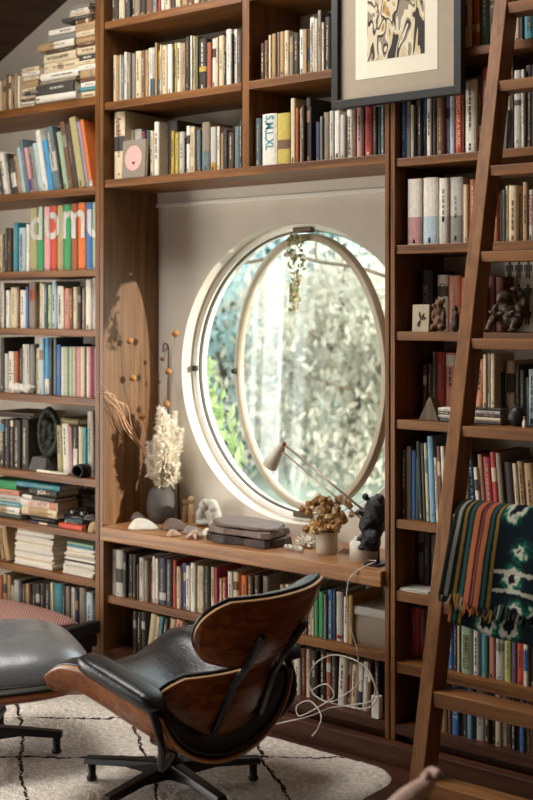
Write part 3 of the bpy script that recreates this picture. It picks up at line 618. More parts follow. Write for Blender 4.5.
# ladder bay
def rlab(I, ph, before, end=None): label_set(I, ph, before, end=end or ('from the ladder'))
g = 'books on the top shelf beside the picture'
I = row(455, 0, 6.833, zr[0], [(46, 110, -55, 'cream'), (113, 165, -40, 'rust', dict(band=('cream', .3, .45))), (169, 231, -75, 'dgreen', dict(text=('MALDEROX', 'slate', .2, .6, .5))), (233, 268, -65, 'white', dict(text=('EL TOURISTS', 'black', .3, .8, .6)))], [], grp=g); rlab(I, 'top shelf beside the picture', True)
I = row(455, 0, 6.833, zr[0], [(402, 438, 60, 'cream'), (440, 466, 60, 'black'), (469, 540, 60, 'teal', dict(text=('WERK UTZ', 'black', .3, .85, .4))), (542, 590, 10, 'tan')], [], grp=g+' past the ladder'); rlab(I, 'top shelf behind the ladder', False)
g = 'books below the corner of the picture'
I = row(385, 60, 5.33, zr[1], [(85, 111, 222, 'blue'), (113, 135, 222, 'grey'), (138, 152, 240, 'lgrey'), (153, 171, 220, 'charcoal'), (173, 192, 215, 'black'), (196, 219, 210, 'navy', dict(band=('bblue', .6, .98))), (222, 245, 205, 'white'), (255, 270, 200, 'black'), (272, 312, 200, 'brown'), (316, 344, 195, 'lilac'), (346, 369, 190, 'pblue'), (373, 411, 180, 'rorange', dict(text=('NEMO OF A MUSIC', 'cream', .12, .95, .5))), (413, 420, 150, 'dred'), (423, 482, 105, 'white', dict(text=('Aldo Van den Nieuwe', 'grey', .3, .92, .2))), (485, 514, 80, 'dgreen', dict(band=('cream', .2, .35))), (517, 545, 40, 'red')], [], grp=g); rlab(I, "shelf beneath the picture's corner", True)
I = row(490, 50, 6.95, zr[1], [(66, 78, 420, 'cream', dict(dx=14)), (80, 96, 420, 'white', dict(dx=16)), (98, 112, 420, 'slate', dict(dx=14)), (121, 143, 320, 'taupe'), (148, 160, 30, 'charcoal'), (164, 214, 140, 'lgrey', dict(band=('charcoal', .55, .62))), (219, 236, 135, 'white'), (245, 291, 105, 'dbrown', dict(text=('JOKES OF LOUIS KAHN', 'lgrey', .12, .75, .32))), (294, 325, 100, 'slate'), (328, 365, 90, 'tan')], [], grp='books behind the ladder below the top shelf'); rlab(I, 'second shelf behind the ladder', False)
g = 'thick white volumes beside the ladder'
I = row(395, 160, 3.862, zr[2], [(46, 101, 73, 'white', dict(band=('dpink', .02, .42))), (103, 163, 68, 'white', dict(band=('pblue', .02, .42))), (168, 205, 70, 'white', dict(band=('lgrey', .02, .42))), (207, 260, 66, 'lgrey', dict(band=('grey', .02, .42))), (263, 280, 95, 'cream'), (288, 310, 75, 'rust')], [], grp=g); rlab([(a, b, 'thick' if i < 4 else '') for i, (a, b, c) in enumerate(I)], 'shelf of thick pale volumes', True)
I = row(395, 160, 3.862, zr[2], [(358, 377, 130, 'dbrown'), (381, 397, 120, 'rust'), (399, 410, 130, 'lgrey'), (412, 424, 115, 'slate'), (426, 435, 100, 'cream'), (437, 471, 98, 'cream'), (474, 491, 130, 'taupe'), (493, 511, 85, 'tan'), (513, 533, 115, 'white', dict(text=('LITERATE', 'red', .3, .9, .5))), (535, 556, 105, 'cream'), (558, 580, 100, 'tan')], [], grp='books behind the ladder above the monkey figure'); rlab(I, 'shelf above the monkey figure', False)
I = row(400, 255, 4.0, zr[3], [(78, 128, 62, 'black', dict(y=.1, text=('BOOK', 'grey', .3, .75, .35))), (147, 190, 80, 'white', dict(y=.08, text=('QUATI AND', 'black', .2, .85, .6))), (192, 240, 82, 'salmon', dict(y=.085)), (244, 262, 90, 'orange', dict(y=.08))], [], grp='books behind the small brown animal carving'); rlab(I, 'standing behind the small carvings', True)
I = row(400, 255, 4.0, zr[3], [(318, 340, 130, 'tan', dict(y=.1)), (344, 378, 85, 'dred', dict(y=.12)), (380, 414, 88, 'dred', dict(y=.12))], [], grp='dark red books behind the monkey figure'); rlab(I, 'behind the seated monkey figure', False)
I = row(400, 340, 4.0, zr[4], [(90, 105, 100, 'dred', dict(y=.1)), (108, 128, 95, 'charcoal', dict(y=.1)), (130, 139, 48, 'grey', dict(y=.1)), (141, 177, 48, 'red', dict(y=.1)), (180, 221, 52, 'salmon', dict(y=.1, band=('white', .8, .97))), (224, 250, 60, 'rust', dict(y=.1))], [], grp='red books beside the wooden wedge'); rlab(I, 'standing behind the wooden wedge', True)
I = []; stack(400, 340, 4.0, zr[4], [(152, 200, 14, 'dteal'), (152, 200, 13, 'lgrey'), (150, 200, 13, 'dgreen'), (152, 200, 13, 'white')], I, dmax=.06, jit=.002, grp='small striped stack beside the wooden wedge')
label_set(I, 'small pile beside the wooden wedge', False, end='up from the shelf')
zs = 0; I = []; zs = stack(400, 340, 4.0, zr[4], [(288, 402, 14, 'charcoal'), (288, 400, 13, 'cream'), (290, 402, 13, 'black'), (288, 398, 13, 'lgrey'), (288, 402, 12, 'black')], I, dmax=.19, jit=.004, grp='striped pile behind the ladder')
label_set(I, 'striped pile behind the ladder', False, end='up from the shelf')
I = row(400, 340, 4.0, zs, [(296, 324, 78, 'salmon', dict(dx=12)), (332, 345, 58, 'cream'), (347, 359, 55, 'white'), (361, 378, 55, 'cream')], [], grp='books standing on the striped pile', dmax=.17); rlab(I, 'standing on the striped pile', False)
I = row(400, 340, 4.0, zr[4], [(404, 411, 130, 'dteal'), (413, 421, 115, 'cream'), (424, 456, 84, 'cream', dict(band=('charcoal', .5, .8))), (459, 478, 100, 'black'), (480, 496, 120, 'charcoal'), (498, 511, 150, 'pblue'), (513, 540, 118, 'pblue'), (542, 570, 110, 'charcoal')], [], grp='books behind the round dark stone', Y=.09); rlab(I, 'row behind the round stone', False)
I = row(395, 430, 3.862, zr[5], [(26, 41, 75, 'charcoal'), (43, 61, 65, 'taupe'), (63, 79, 80, 'blue'), (81, 90, 110, 'dteal'), (92, 106, 45, 'black', dict(dx=-4)), (109, 119, 52, 'dgreen', dict(dx=-8)), (121, 133, 52, 'cream', dict(dx=-14)), (135, 157, 26, 'lblue', dict(dx=-22)), (159, 169, 108, 'white', dict(dx=-12)), (171, 184, 65, 'brown', dict(dx=-12)), (186, 200, 65, 'white', dict(dx=-10))], [], grp='books beside the ladder on the shelf above the blanket', tilt=-.045); rlab(I, 'row beside ladder above the blanket', True)
I = row(395, 430, 3.862, zr[5], [(262, 279, 160, 'cream'), (292, 317, 95, 'navy', dict(dx=-10, text=('URBAN', 'lblue', .3, .9, .6))), (319, 334, 148, 'white', dict(dx=-8)), (336, 355, 97, 'tan', dict(dx=-14)), (358, 386, 108, 'crimson', dict(dx=-16)), (388, 407, 88, 'red', dict(dx=-18)), (409, 428, 92, 'taupe', dict(dx=-18)), (430, 468, 128, 'charcoal', dict(dx=-18)), (472, 488, 132, 'cream', dict(dx=-24)), (491, 512, 125, 'tan', dict(dx=-24)), (514, 550, 132, 'tan', dict(dx=-26)), (553, 580, 130, 'brown', dict(dx=-26))], [], grp='leaning books behind the blanket', tilt=-.085); rlab(I, 'leaning row behind the blanket', False)
I = row(395, 510, 3.807, zr[6], [(86, 106, 85, 'grey', dict(y=.1)), (108, 130, 88, 'charcoal', dict(y=.1)), (134, 160, 95, 'taupe', dict(y=.1))], [], grp='dim books beside the ladder below the blanket top'); rlab(I, 'dim shelf beside the blanket', True)
I = []; stack(395, 510, 3.807, zr[6], [(15, 126, 6, 'white', dict(marks=[], name='magazine', d=.09)), (20, 128, 6, 'lgrey', dict(marks=[], name='magazine', d=.09))], I, Y=.005, grp='flat papers on the dim shelf', dmax=.09)
label_set([(a, b, 'thin') for a, b, c in I], 'lying on the dim shelf', False, what='magazine', end='up from the shelf')
I = row(395, 510, 3.807, zr[7], [(44, 79, 372, 'red'), (81, 104, 376, 'red'), (106, 120, 385, 'dbrown'), (122, 140, 400, 'cream')], [], grp='red books low beside the ladder', Y=.09); rlab(I, 'low shelf beside the ladder', True)
I = row(430, 610, 5.175, zr[7], [(60, 88, 70, 'grey'), (92, 119, 75, 'blue'), (122, 138, 78, 'navy'), (141, 152, 82, 'cream'), (156, 218, 80, 'sage', dict(text=('BLOSSFELD', 'olive', .1, .8, .5))), (222, 250, 95, 'white'), (265, 296, 110, 'teal'), (301, 332, 120, 'salmon'), (336, 382, 125, 'lgrey', dict(text=('Vesper Black', 'black', .55, .95, .3))), (384, 418, 130, 'lime'), (421, 447, 132, 'purple'), (449, 481, 140, 'rorange'), (483, 505, 130, 'white', dict(band=('blue', .3, .7))), (510, 548, 110, 'charcoal'), (550, 580, 120, 'tan')], [], grp='books below the blanket'); rlab(I, 'row just below the blanket', False)
I = row(430, 690, 5.175, ZB, [(20, 44, -25, 'charcoal'), (49, 84, -30, 'tan'), (92, 109, -20, 'brown'), (112, 149, -28, 'blue', dict(text=('MIT', 'lblue', .3, .65, .7))), (152, 170, -20, 'black'), (171, 190, -22, 'charcoal'), (192, 214, -20, 'lblue'), (217, 235, -18, 'navy'), (237, 278, -25, 'lgrey'), (281, 305, -14, 'dbrown'), (307, 331, -10, 'black'), (336, 364, -16, 'cream'), (366, 382, -12, 'white'), (384, 400, -8, 'tan'), (402, 420, -10, 'black'), (422, 440, -4, 'charcoal'), (442, 460, -6, 'black'), (462, 487, 0, 'blue'), (489, 514, 4, 'tan'), (516, 536, 4, 'brown'), (538, 560, 4, 'cream')], [], grp='books on the lowest shelf behind the ladder'); rlab(I, 'lowest shelf behind the ladder', False)
for o in COL.objects:
    if o.parent is None and o.get('label') and not o.get('category'): o['category'] = 'book'
# ------------------------------------------------------------------ small things on the shelves
def px2(px, Y): return at(px, 300, Y).x
BRONZE = plain('dark_bronze', '3a3226', .5, .3, 40, .3)
CARVED = plain('brown_carving', '6b4a30', .6, .35, 60, .4)
STONE = plain('grey_stone', '5c5955', .85, .3, 90, .5)
DKSTONE = plain('green_black_stone', '2c302a', .6, .35, 50, .6)
QUARTZ = plain('pale_quartz', 'd6cfc3', .6, .12, 30, .3)
BONE = plain('bone_white', 'e2d6c0', .6, .1, 40, .1)
STRAWM = plain('straw', 'b59a6c', .8, .25, 80, .5)
PINKM = plain('pink_print', 'e2a196', .7, .06, 60)
GREYCARD = plain('grey_card', '857a6b', .75, .06, 60)
CARD = plain('pale_card', 'd9d2c2', .8, .05, 40)
# grey book with the pink oval, standing with its cover to the room
xa, xb = px2(119.5, 0), px2(142.5, 0); hh = at(131, 139.5, 0).z-ZM[2][0]
t = thing('book', 'small grey book facing out with pink oval and black triangle', 'book', ((xa+xb)/2, .012, ZM[2][0]+.001))
t.rotation_euler = (-.06, 0, 0)
w2 = (xb-xa)/2
boxo('cover', (-w2, w2, 0, .003, 0, hh), GREYCARD, t, .001); boxo('cover', (-w2, w2, .017, .02, 0, hh), GREYCARD, t, .001); boxo('pages', (-w2+.002, w2-.002, .003, .017, .003, hh-.003), PAGES, t, 0)
bm = bmesh.new(); bm.faces.new([bm.verts.new((-.002+w2*.72*math.cos(a), -.0006, hh*.52+hh*.33*math.sin(a))) for a in [2*PI*i/40 for i in range(40)]]); finish('oval_print', bm, PINKM, t)
bm = bmesh.new(); bm.faces.new([bm.verts.new(p) for p in ((-.012, -.0012, hh*.42), (.014, -.0012, hh*.42), (.001, -.0012, hh*.33))]); finish('triangle_print', bm, bookmat('black'), t)
# white rock
x = px2(22, .01); bm = bmesh.new(); m = mpp(22)
for k in range(5): ball(bm, ((k-2)*.022, random.uniform(-.008, .008), .018+.006*random.random()), (.03, .02, .026+.012*(k == 2)), 1, .5, (random.random(), random.random(), random.random()), seed=k*3.3)
zmin = min(v.co.z for v in bm.verts)
for v in bm.verts: v.co.z -= zmin
tag(finish('quartz_rock', bm, QUARTZ, loc=(x, .0+.02, ZL[4][0])), 'rough white rock lying in front of white books on the gable shelf', 'rock')
# oval carving on a stone block
x = px2(41, .05); z0 = ZL[5][0]; m = mpp(41)
bm = bmesh.new(); wb, ht = .062, .066
v = [bm.verts.new(p) for p in ((-wb, -.03, 0), (wb, -.03, 0), (wb, .05, 0), (-wb, .05, 0), (-wb*.62, -.02, ht), (wb*.92, -.02, ht), (wb*.92, .04, ht), (-wb*.62, .04, ht))]
for f in ((0, 3, 2, 1), (4, 5, 6, 7), (0, 1, 5, 4), (1, 2, 6, 5), (2, 3, 7, 6), (3, 0, 4, 7)): bm.faces.new([v[i] for i in f])
tag(finish('stone_block', bm, STONE, loc=(x, .05, z0), bevel=.004), 'speckled grey stone block under the dark oval carving', 'stone block')
zo = z0+ht; ho = (at(48, 407, .05).z-zo)/2; wo = .052
lumps = []
for k in range(26):
    a = 2*PI*k/26; lumps.append(((wo*.82*math.cos(a), 0, ho+ho*.86*math.sin(a)), (.014, .02, .02)))
lumps += [((-.004, .004, ho*1.05), (.028, .012, .05)), ((.012, -.004, ho*1.15), (.012, .014, .03)), ((-.012, -.008, ho*1.35), (.02, .012, .022)), ((.022, -.004, ho*1.02), (.008, .01, .012)), ((.016, -.005, ho*.8), (.01, .01, .007)), ((-.002, 0, ho*.55), (.022, .012, .03)), ((-.02, -.006, ho*.95), (.012, .01, .04))]
o = sculpt('oval_carving', lumps, .004, DKSTONE, rough=.25, it=2, loc=(px2(48, .05), .055, zo-.001)); o.rotation_euler = (0, 0, THETA*.9)
tag(o, 'dark oval stone carving of a face on a grey block', 'carving')
# flute
bm = bmesh.new(); a, b = px2(35.5, .0), px2(66, .0); L = b-a
tube(bm, [(0, 0, 0), (L*.5, 0, 0), (L, 0, 0)], .0065, 10)
f = finish('bamboo_flute', bm, BONE, None, True, loc=(a, .0+.012, ZL[5][0]+.007)); tag(f, 'thin cream flute lying along the shelf below the oval carving', 'flute')
for k in range(6):
    bm = bmesh.new(); lathe(bm, [(.0022, 0), (.0022, .0008)], 8); o = finish('finger_hole', bm, bookmat('black'), f); o.location = (L*(.45+.08*k), -.0045, .0046); o.rotation_euler = (.75, 0, 0)
# black tube
bm = bmesh.new()
prof = [(.026, -.03), (.03, -.028), (.031, .01), (.028, .07), (.024, .075), (.024, .02), (.021, .0), (.022, -.026)]
n = 24; rings = [[bm.verts.new((r*math.cos(2*PI*i/n), y, r*math.sin(2*PI*i/n))) for i in range(n)] for r, y in prof]
for A_, B_ in zip(rings, rings[1:]+rings[:1]):
    for i in range(n): bm.faces.new((A_[i], A_[(i+1) % n], B_[(i+1) % n], B_[i]))
o = finish('lens_tube', bm, BLACK, None, True, loc=(px2(79, .0), .01, ZL[5][0]+.0315)); o.rotation_euler = (0, 0, .25); tag(o, 'short black tube lying open-ended below the pale books', 'tube')
# sunglasses, ribbon, straw dome, pens on the pile shelf
t = thing('sunglasses', 'dark sunglasses resting on a navy book on the pile shelf', 'sunglasses', (px2(75, .03), .045, ztop3+.001))
SUNG = plain('dark_lens', '17140f', .15, .2, 30)
for s in (-1, 1):
    bm = bmesh.new(); ball(bm, (s*.034, 0, .02), (.03, .012, .02), 3); finish('lens', bm, SUNG, t, True)
    bm = bmesh.new(); tube(bm, [(s*.062, .0, .026), (s*.066, .03, .026), (s*.064, .09, .012)], .0025, 6); finish('temple', bm, SUNG, t, True)
bm = bmesh.new(); tube(bm, [(-.01, -.002, .026), (0, -.005, .03), (.01, -.002, .026)], .003, 6); finish('bridge', bm, SUNG, t, True)
bm = bmesh.new()
for k in range(5): tube(bm, smoothpts([(-.02+.01*k, .01*k, 0), (-.01+.012*k, -.01, .012+.004*k), (.006*k, .0, .02), (.03-.012*k, .012, .006)], 4), .0022, 5)
for v in bm.verts: v.co.z += .0025
tag(finish('ribbon', bm, plain('grey_ribbon', '8d8a86', .7), None, True, loc=(px2(84, .0), .012+.012, ztop3+.0015)), 'grey ribbon tangled over the edge of the navy book', 'ribbon')
bm = bmesh.new(); lathe(bm, [(.028, 0), (.03, .012), (.027, .03), (.018, .044), (.004, .05)], 24)
t = finish('straw_dome', bm, STRAWM, None, True, loc=(px2(89.5, .0), .026+.006, ZL[6][0])); tag(t, 'small straw-coloured dome at the post end of the pile shelf', 'ornament')
for k, (pa, pb_, c) in enumerate(((27, 38, 'navy'), (37, 46, 'cream'), (47, 58, 'charcoal'))):
    bm = bmesh.new(); L = px2(pb_, 0)-px2(pa, 0); tube(bm, [(0, 0, 0), (L*.8, 0, 0), (L*.86, 0, 0), (L, 0, 0)], [.005, .005, .0035, .001], 8)
    tag(finish('pen', bm, bookmat(c), None, True, loc=(px2(pa, .0), .018-.004*k, ZL[6][0]+.0055)), f'{WORDS.get(c, c)} pen lying before the inner pile', 'pen')
# ladder bay: framed card, carvings, monkey figure, printed card
z3 = ZR[3][0]
xa, xb = px2(412, .02), px2(428.5, .02); hc = at(420, 304.5, .02).z-z3
t = thing('framed_card', 'small framed card with a dark flower sprig on the shelf', 'picture', ((xa+xb)/2, .02, z3)); t.rotation_euler = (-.05, 0, 0); w2 = (xb-xa)/2
boxo('card', (-w2, w2, 0, .012, 0, hc), plain('aged_card', 'b5a78e', .8, .12, 60), t, .001)
bm = bmesh.new()
for k in range(9):
    a = random.uniform(-1, 1); r = hc*.3
    tube(bm, [(0, -.001, hc*.45), (r*.5*math.sin(a*3.1), -.001, hc*.45+r*.5*math.cos(a*3.1)), (r*.8*math.sin(a*3.1), -.001, hc*.45+r*math.cos(a*3.1))], [.001, .0035, .001], 5)
finish('flower_print', bm, bookmat('dbrown'), t)
S = .0345/10
def M(px, py, Y, base): p = at(px, py, Y); return p
x = px2(439.5, .03); h = at(440, 300, .03).z-z3
L = [((0, 0, h*.3), (.024, .022, h*.3)), ((0, -.004, h*.68), (.022, .02, h*.2)), ((.002, -.006, h*.87), (.016, .016, h*.13)), ((-.012, -.018, h*.82), (.009, .012, .01)), ((-.014, 0, h*.98), (.005, .005, .009)), ((.014, 0, h*.98), (.005, .005, .009)), ((-.018, -.012, h*.14), (.012, .02, h*.12)), ((.018, -.012, h*.14), (.012, .02, h*.12)), ((-.02, -.008, h*.5), (.008, .012, h*.2)), ((.022, -.008, h*.5), (.008, .012, h*.2))]
tag(sculpt('animal_carving', L, .004, CARVED, rough=.3, it=1, loc=(x, .032, z3)), 'small brown animal carving standing beside a framed card', 'carving')
x = px2(455, .03); h = at(455, 305, .03).z-z3
L = [((0, 0, h*.22), (.02, .018, h*.22)), ((.002, 0, h*.5), (.015, .014, h*.28)), ((.0, 0, h*.84), (.012, .012, h*.16)), ((.008, -.006, h*.66), (.012, .01, h*.12))]
tag(sculpt('dark_figurine', L, .004, BRONZE, rough=.2, it=1, loc=(x, .03, z3)), 'slender dark figurine beside the ladder, near the animal carving', 'figurine')
x = px2(502, .05); h = at(500, 290, .05).z-z3
BX = px2(524, .05)-px2(478, .05)
L = [((.01, .01, h*.3), (.045, .04, h*.3)), ((.004, .004, h*.52), (.036, .032, h*.2)), ((-.004, -.012, h*.8), (.027, .027, h*.17)), ((-.012, -.034, h*.75), (.015, .016, h*.08)), ((-.012, -.03, h*.86), (.018, .012, h*.04)), ((.024, -.004, h*.82), (.008, .006, h*.08)), ((-.03, -.0, h*.82), (.006, .006, h*.07)),
     ((-.04, -.03, h*.27), (.017, .035, h*.1), (.5, 0, 0)), ((.05, -.03, h*.25), (.017, .035, h*.1), (.5, 0, 0)), ((-.042, -.055, h*.1), (.013, .014, h*.12)), ((.05, -.055, h*.1), (.013, .014, h*.12)), ((-.044, -.066, h*.03), (.016, .025, h*.035)), ((.052, -.066, h*.03), (.016, .025, h*.035)),
     ((-.045, -.006, h*.53), (.012, .014, h*.15), (0, .5, 0)), ((.05, -.006, h*.53), (.012, .014, h*.15), (0, -.5, 0)), ((-.03, -.036, h*.42), (.028, .011, h*.055), (0, .35, .5)), ((.03, -.036, h*.42), (.028, .011, h*.055), (0, -.35, -.5)), ((.0, -.05, h*.42), (.016, .01, h*.05)),
     ((.03, -.0, h*1.0), (.02, .02, h*.06)), ((.048, .01, h*.88), (.014, .016, h*.12)), ((.06, .02, h*.6), (.012, .02, h*.3))]
tag(sculpt('monkey_figure', L, .0042, plain('bronze_brown', '4a3a29', .42, .3, 40, .3), rough=.12, it=1, loc=(x, .09, z3+.004)), 'dark brown seated monkey sculpture before a card of suited men', 'sculpture')
xa, xb = px2(501, .2), px2(548, .2); hp = at(520, 259, .2).z-z3
t = thing('printed_card', 'pale printed card with rows of small suited men behind the monkey', 'print', ((xa+xb)/2, .22, z3)); t.rotation_euler = (-.04, 0, 0); w2 = (xb-xa)/2
boxo('card', (-w2, w2, 0, .008, 0, hp), CARD, t, .001)
for r in range(3):
    for c in range(5):
        bm = bmesh.new(); cx = -w2*.78+c*w2*.4; cz = hp*(.74-.32*r); s = hp*.26
        ball(bm, (0, 0, s*.81), (s*.075, .0015, s*.1), 2)
        for pts in (((-.16, .72), (.16, .72), (.13, .38), (-.13, .38)), ((-.12, .4), (-.01, .4), (-.03, 0), (-.13, 0)), ((.01, .4), (.12, .4), (.13, 0), (.03, 0)), ((-.23, .68), (-.15, .72), (-.15, .36), (-.22, .36)), ((.15, .72), (.23, .68), (.22, .36), (.15, .36))):
            q0 = [bm.verts.new((x_*s, -.001, z_*s)) for x_, z_ in pts]; bm.faces.new(q0)
        finish('suited_figure_print', bm, bookmat('charcoal'), t, loc=(cx, -.001, cz))
# wooden wedge, round stone, little bottle
z4 = ZR[4][0]
xa, xb = px2(419, .03), px2(439.5, .03); hw = at(430, 397.5, .03).z-z4
bm = bmesh.new(); w_ = xb-xa
f = [(0, 0), (w_, 0), (w_*.62, hw), (w_*.5, hw)]
A_ = [bm.verts.new((x_, 0, z_)) for x_, z_ in f]; B_ = [bm.verts.new((x_, .05, z_)) for x_, z_ in f]
bm.faces.new(A_); bm.faces.new(B_[::-1])
for i in range(4): bm.faces.new((A_[i], A_[(i+1) % 4], B_[(i+1) % 4], B_[i]))
tag(finish('wooden_wedge', bm, wood('wedge_wood', 'z', '3a2a1c', '54402c', '6d5439'), loc=(xa, .025, z4), bevel=.002), 'triangular brown wooden wedge standing before the red books', 'ornament')
x = px2(517, .04); r = .031
bm = bmesh.new(); ball(bm, (0, 0, .036), (r, r, .036), 3, .1); ball(bm, (-.006, 0, .066), (.012, .012, .01), 2)
tag(finish('round_stone', bm, plain('black_stone', '222226', .45, .2, 30), None, True, loc=(x, .04, z4)), 'round dark stone resting on the shelf behind the ladder', 'stone')
t = thing('glass_vial', 'tiny pale bottle beside the round dark stone', 'bottle', (px2(523.5, .0), .008, z4))
bm = bmesh.new(); lathe(bm, [(.006, 0), (.007, .002), (.007, .02), (.003, .027), (.003, .032)], 12); finish('body', bm, BONE, t, True)
bm = bmesh.new(); lathe(bm, [(.0042, .032), (.0042, .038)], 12); finish('stopper', bm, STRAWM, t, True)

# ------------------------------------------------------------------ framed picture
yb = -.012
xa, xb = px2(331, -.045), px2(461, -.045); zb0 = (at(331, 109, -.045).z+at(461, 93.5, -.045).z)/2
t = thing('framed_picture', 'large black framed picture hanging over the upper shelves', 'picture', ((xa+xb)/2, yb, zb0)); w2 = (xb-xa)/2; hp = .62; fw = .03
FRM = plain('black_frame', '23221f', .5, .15, 40, .05)
bm = bmesh.new()
for b in ((-w2, w2, 0, fw), (-w2, w2, hp-fw, hp)): box(bm, b[0], b[1], -.033, 0, b[2], b[3])
for b in ((-w2, -w2+fw), (w2-fw, w2)): box(bm, b[0], b[1], -.033, 0, fw, hp-fw)
finish('frame', bm, FRM, t, bevel=.002)
boxo('outer_mat', (-w2+fw, w2-fw, -.016, -.004, fw, hp-fw), plain('grey_mat_board', 'a89a86', .9, .04, 30), t, 0)
ia, ib, iz = px2(354, -.04)-(xa+xb)/2, px2(436, -.04)-(xa+xb)/2, (at(354, 80.5, -.04).z+at(436, 68, -.04).z)/2-zb0
boxo('inner_mat', (ia, ib, -.0175, -.0162, iz, hp-iz), plain('cream_mat_board', 'e6dcc6', .9, .03, 30), t, 0)
m, nt, b = newmat('abstract_print')
tc = nd(nt, 'ShaderNodeTexCoord'); n1 = nd(nt, 'ShaderNodeTexNoise'); n1.inputs['Scale'].default_value = 11; n1.inputs['Distortion'].default_value = .9; n1.inputs['Detail'].default_value = 1
mpn = nd(nt, 'ShaderNodeMapping'); mpn.inputs['Scale'].default_value = (1.7, 1, .55); nt.links.new(tc.outputs['Object'], mpn.inputs['Vector']); nt.links.new(mpn.outputs[0], n1.inputs['Vector'])
r = nd(nt, 'ShaderNodeValToRGB'); r.color_ramp.interpolation = 'CONSTANT'; e = r.color_ramp.elements
e[0].position = 0; e[0].color = (*lin('2b241d'), 1); e[1].position = .4; e[1].color = (*lin('c9b48c'), 1)
for p, c in ((.46, 'd9cbb0'), (.5, '8c7f6c'), (.535, '3a2f25'), (.57, 'd3c3a4'), (.62, 'b98f4c'), (.66, '746a5c')): k = e.new(p); k.color = (*lin(c), 1)
nt.links.new(n1.outputs['Fac'], r.inputs['Fac']); nt.links.new(r.outputs['Color'], b.inputs['Base Color']); b.inputs['Roughness'].default_value = .8
aa, ab, az = px2(366, -.04)-(xa+xb)/2, px2(423, -.04)-(xa+xb)/2, (at(366, 61.5, -.04).z+at(423, 52.5, -.04).z)/2-zb0
boxo('artwork', (aa, ab, -.0185, -.0177, az, hp-az*.8), m, t, 0)

# ------------------------------------------------------------------ things on the counter
ZK = ZC[0]
def topz(px, py, Y): return at(px, py, Y).z
vx, vy = px2(161, .22), .22
vh = topz(161, 486, vy)-ZK; vr = 14.5*mpp(161, vy)
VASE = plain('grey_stoneware', '4d4843', .7, .1, 30, .15)
bm = bmesh.new(); lathe(bm, [(vr*.68, 0), (vr*.8, .008), (vr*.97, vh*.3), (vr, vh*.55), (vr*.88, vh*.82), (vr*.6, vh*.96), (vr*.42, vh), (vr*.38, vh*.97), (vr*.5, vh*.8), (vr*.3, vh*.5)], 36)
tag(finish('vase', bm, VASE, None, True, loc=(vx, vy, ZK)), 'dark grey rounded vase holding white pampas grass', 'vase')
# pampas: feathery plumes
PAMP = plain('pampas_cream', 'fdf6ea', .9, .06, 60)
ntp = PAMP.node_tree; tbp = nd(ntp, 'ShaderNodeBsdfTranslucent'); tbp.inputs['Color'].default_value = (*lin('fdf6ea'), 1); mxp = nd(ntp, 'ShaderNodeMixShader'); mxp.inputs[0].default_value = .45
ntp.links.new(ntp.nodes['Principled BSDF'].outputs[0], mxp.inputs[1]); ntp.links.new(tbp.outputs[0], mxp.inputs[2]); ntp.links.new(mxp.outputs[0], ntp.nodes['Material Output'].inputs[0])
t = thing('pampas_grass', 'fluffy white pampas plumes standing in the dark grey vase', 'dried grass', (vx, vy, ZK+vh))
def plume(bm, pts, rad, n):
    P = smoothpts(pts, 10); m_ = len(P)-1
    tube(bm, P, .0012, 5)
    for k in range(n):
        f = random.uniform(.18, 1); i = min(int(f*m_), m_-1); p = P[i].lerp(P[i+1], f*m_-i); tdir = (P[i+1]-P[i]).normalized()
        a = random.uniform(0, 2*PI); side = Vector((math.cos(a), math.sin(a), 0)); side = (side-tdir*side.dot(tdir)).normalized()
        L = rad*(1.25-.75*f)*random.uniform(.5, 1.1)*(.6 if f < .3 else 1)
        q1 = p+side*L*random.uniform(.25,.5)+tdir*L*random.uniform(.4,.8); q2 = p+side*L*random.uniform(.6,1.05)+tdir*L*random.uniform(.5,1.2)+Vector((0, 0, -L*random.uniform(0,.3))); wv = tdir.cross(side)*random.uniform(.0005, .0011)
        a_, b_, c_, d_ = bm.verts.new(p), bm.verts.new(q1+wv), bm.verts.new(q1-wv), bm.verts.new(q2)
        bm.faces.new((a_, b_, d_)); bm.faces.new((a_, d_, c_))
base = Vector((0, 0, -.06))
PL = [(random.uniform(-.06, .1), random.uniform(-.06, .05), random.uniform(.16, .34)) for _ in range(9)]+[(-.045, -.02, .2), (-.012, .03, .3), (.03, -.02, .36), (.062, .01, .3), (.078, -.03, .2), (.02, -.05, .24), (-.02, -.05, .14), (.05, .04, .36), (.085, .0, .1), (.0, .0, .37)]
for (dx, dy, dz) in PL:
    bm = bmesh.new(); e = Vector((dx, dy, dz*.92)); plume(bm, [base, Vector((dx*.25, dy*.25, .03)), Vector((dx*.7, dy*.7, dz*.5)), e], .036+.022*random.random(), 620); finish('plume', bm, PAMP, t)
# reddish twigs
TWIG = plain('pale_twig', 'd2a583', .75, .15, 60)
t = thing('dried_twigs', 'thin pale curling twigs leaning out of the dark grey vase', 'twigs', (vx, vy, ZK+vh))
def panelY(px): return (XL1*(CS+(px-266.5)/FPX*SN))/((px-266.5)/FPX*CS-SN)-DIST
def wl(px, py, Y):
    Y = min(Y, panelY(px)-.045); return at(px, py, Y)-Vector((vx, vy, ZK+vh))
for pts in ([(150, 460), (138, 440), (128, 424), (118, 404), (112, 394), (97, 392)], [(146, 452), (133, 436), (124, 420), (123, 405), (112, 398), (102, 383)], [(140, 445), (128, 430), (120, 412), (110, 402), (104, 396)], [(152, 464), (140, 447), (130, 436), (124, 428), (117, 410)], [(138, 440), (131, 424), (128, 408), (121, 402)]):
    bm = bmesh.new(); P = [Vector((0, 0, -.06)), Vector((-.02, -.01, .02))]+[wl(a, b, .2-.025*i) for i, (a, b) in enumerate(pts)]
    P = smoothpts(P, 6); tube(bm, P, [.0034-.002*i/len(P) for i in range(len(P))], 6); finish('twig', bm, TWIG, t, True)
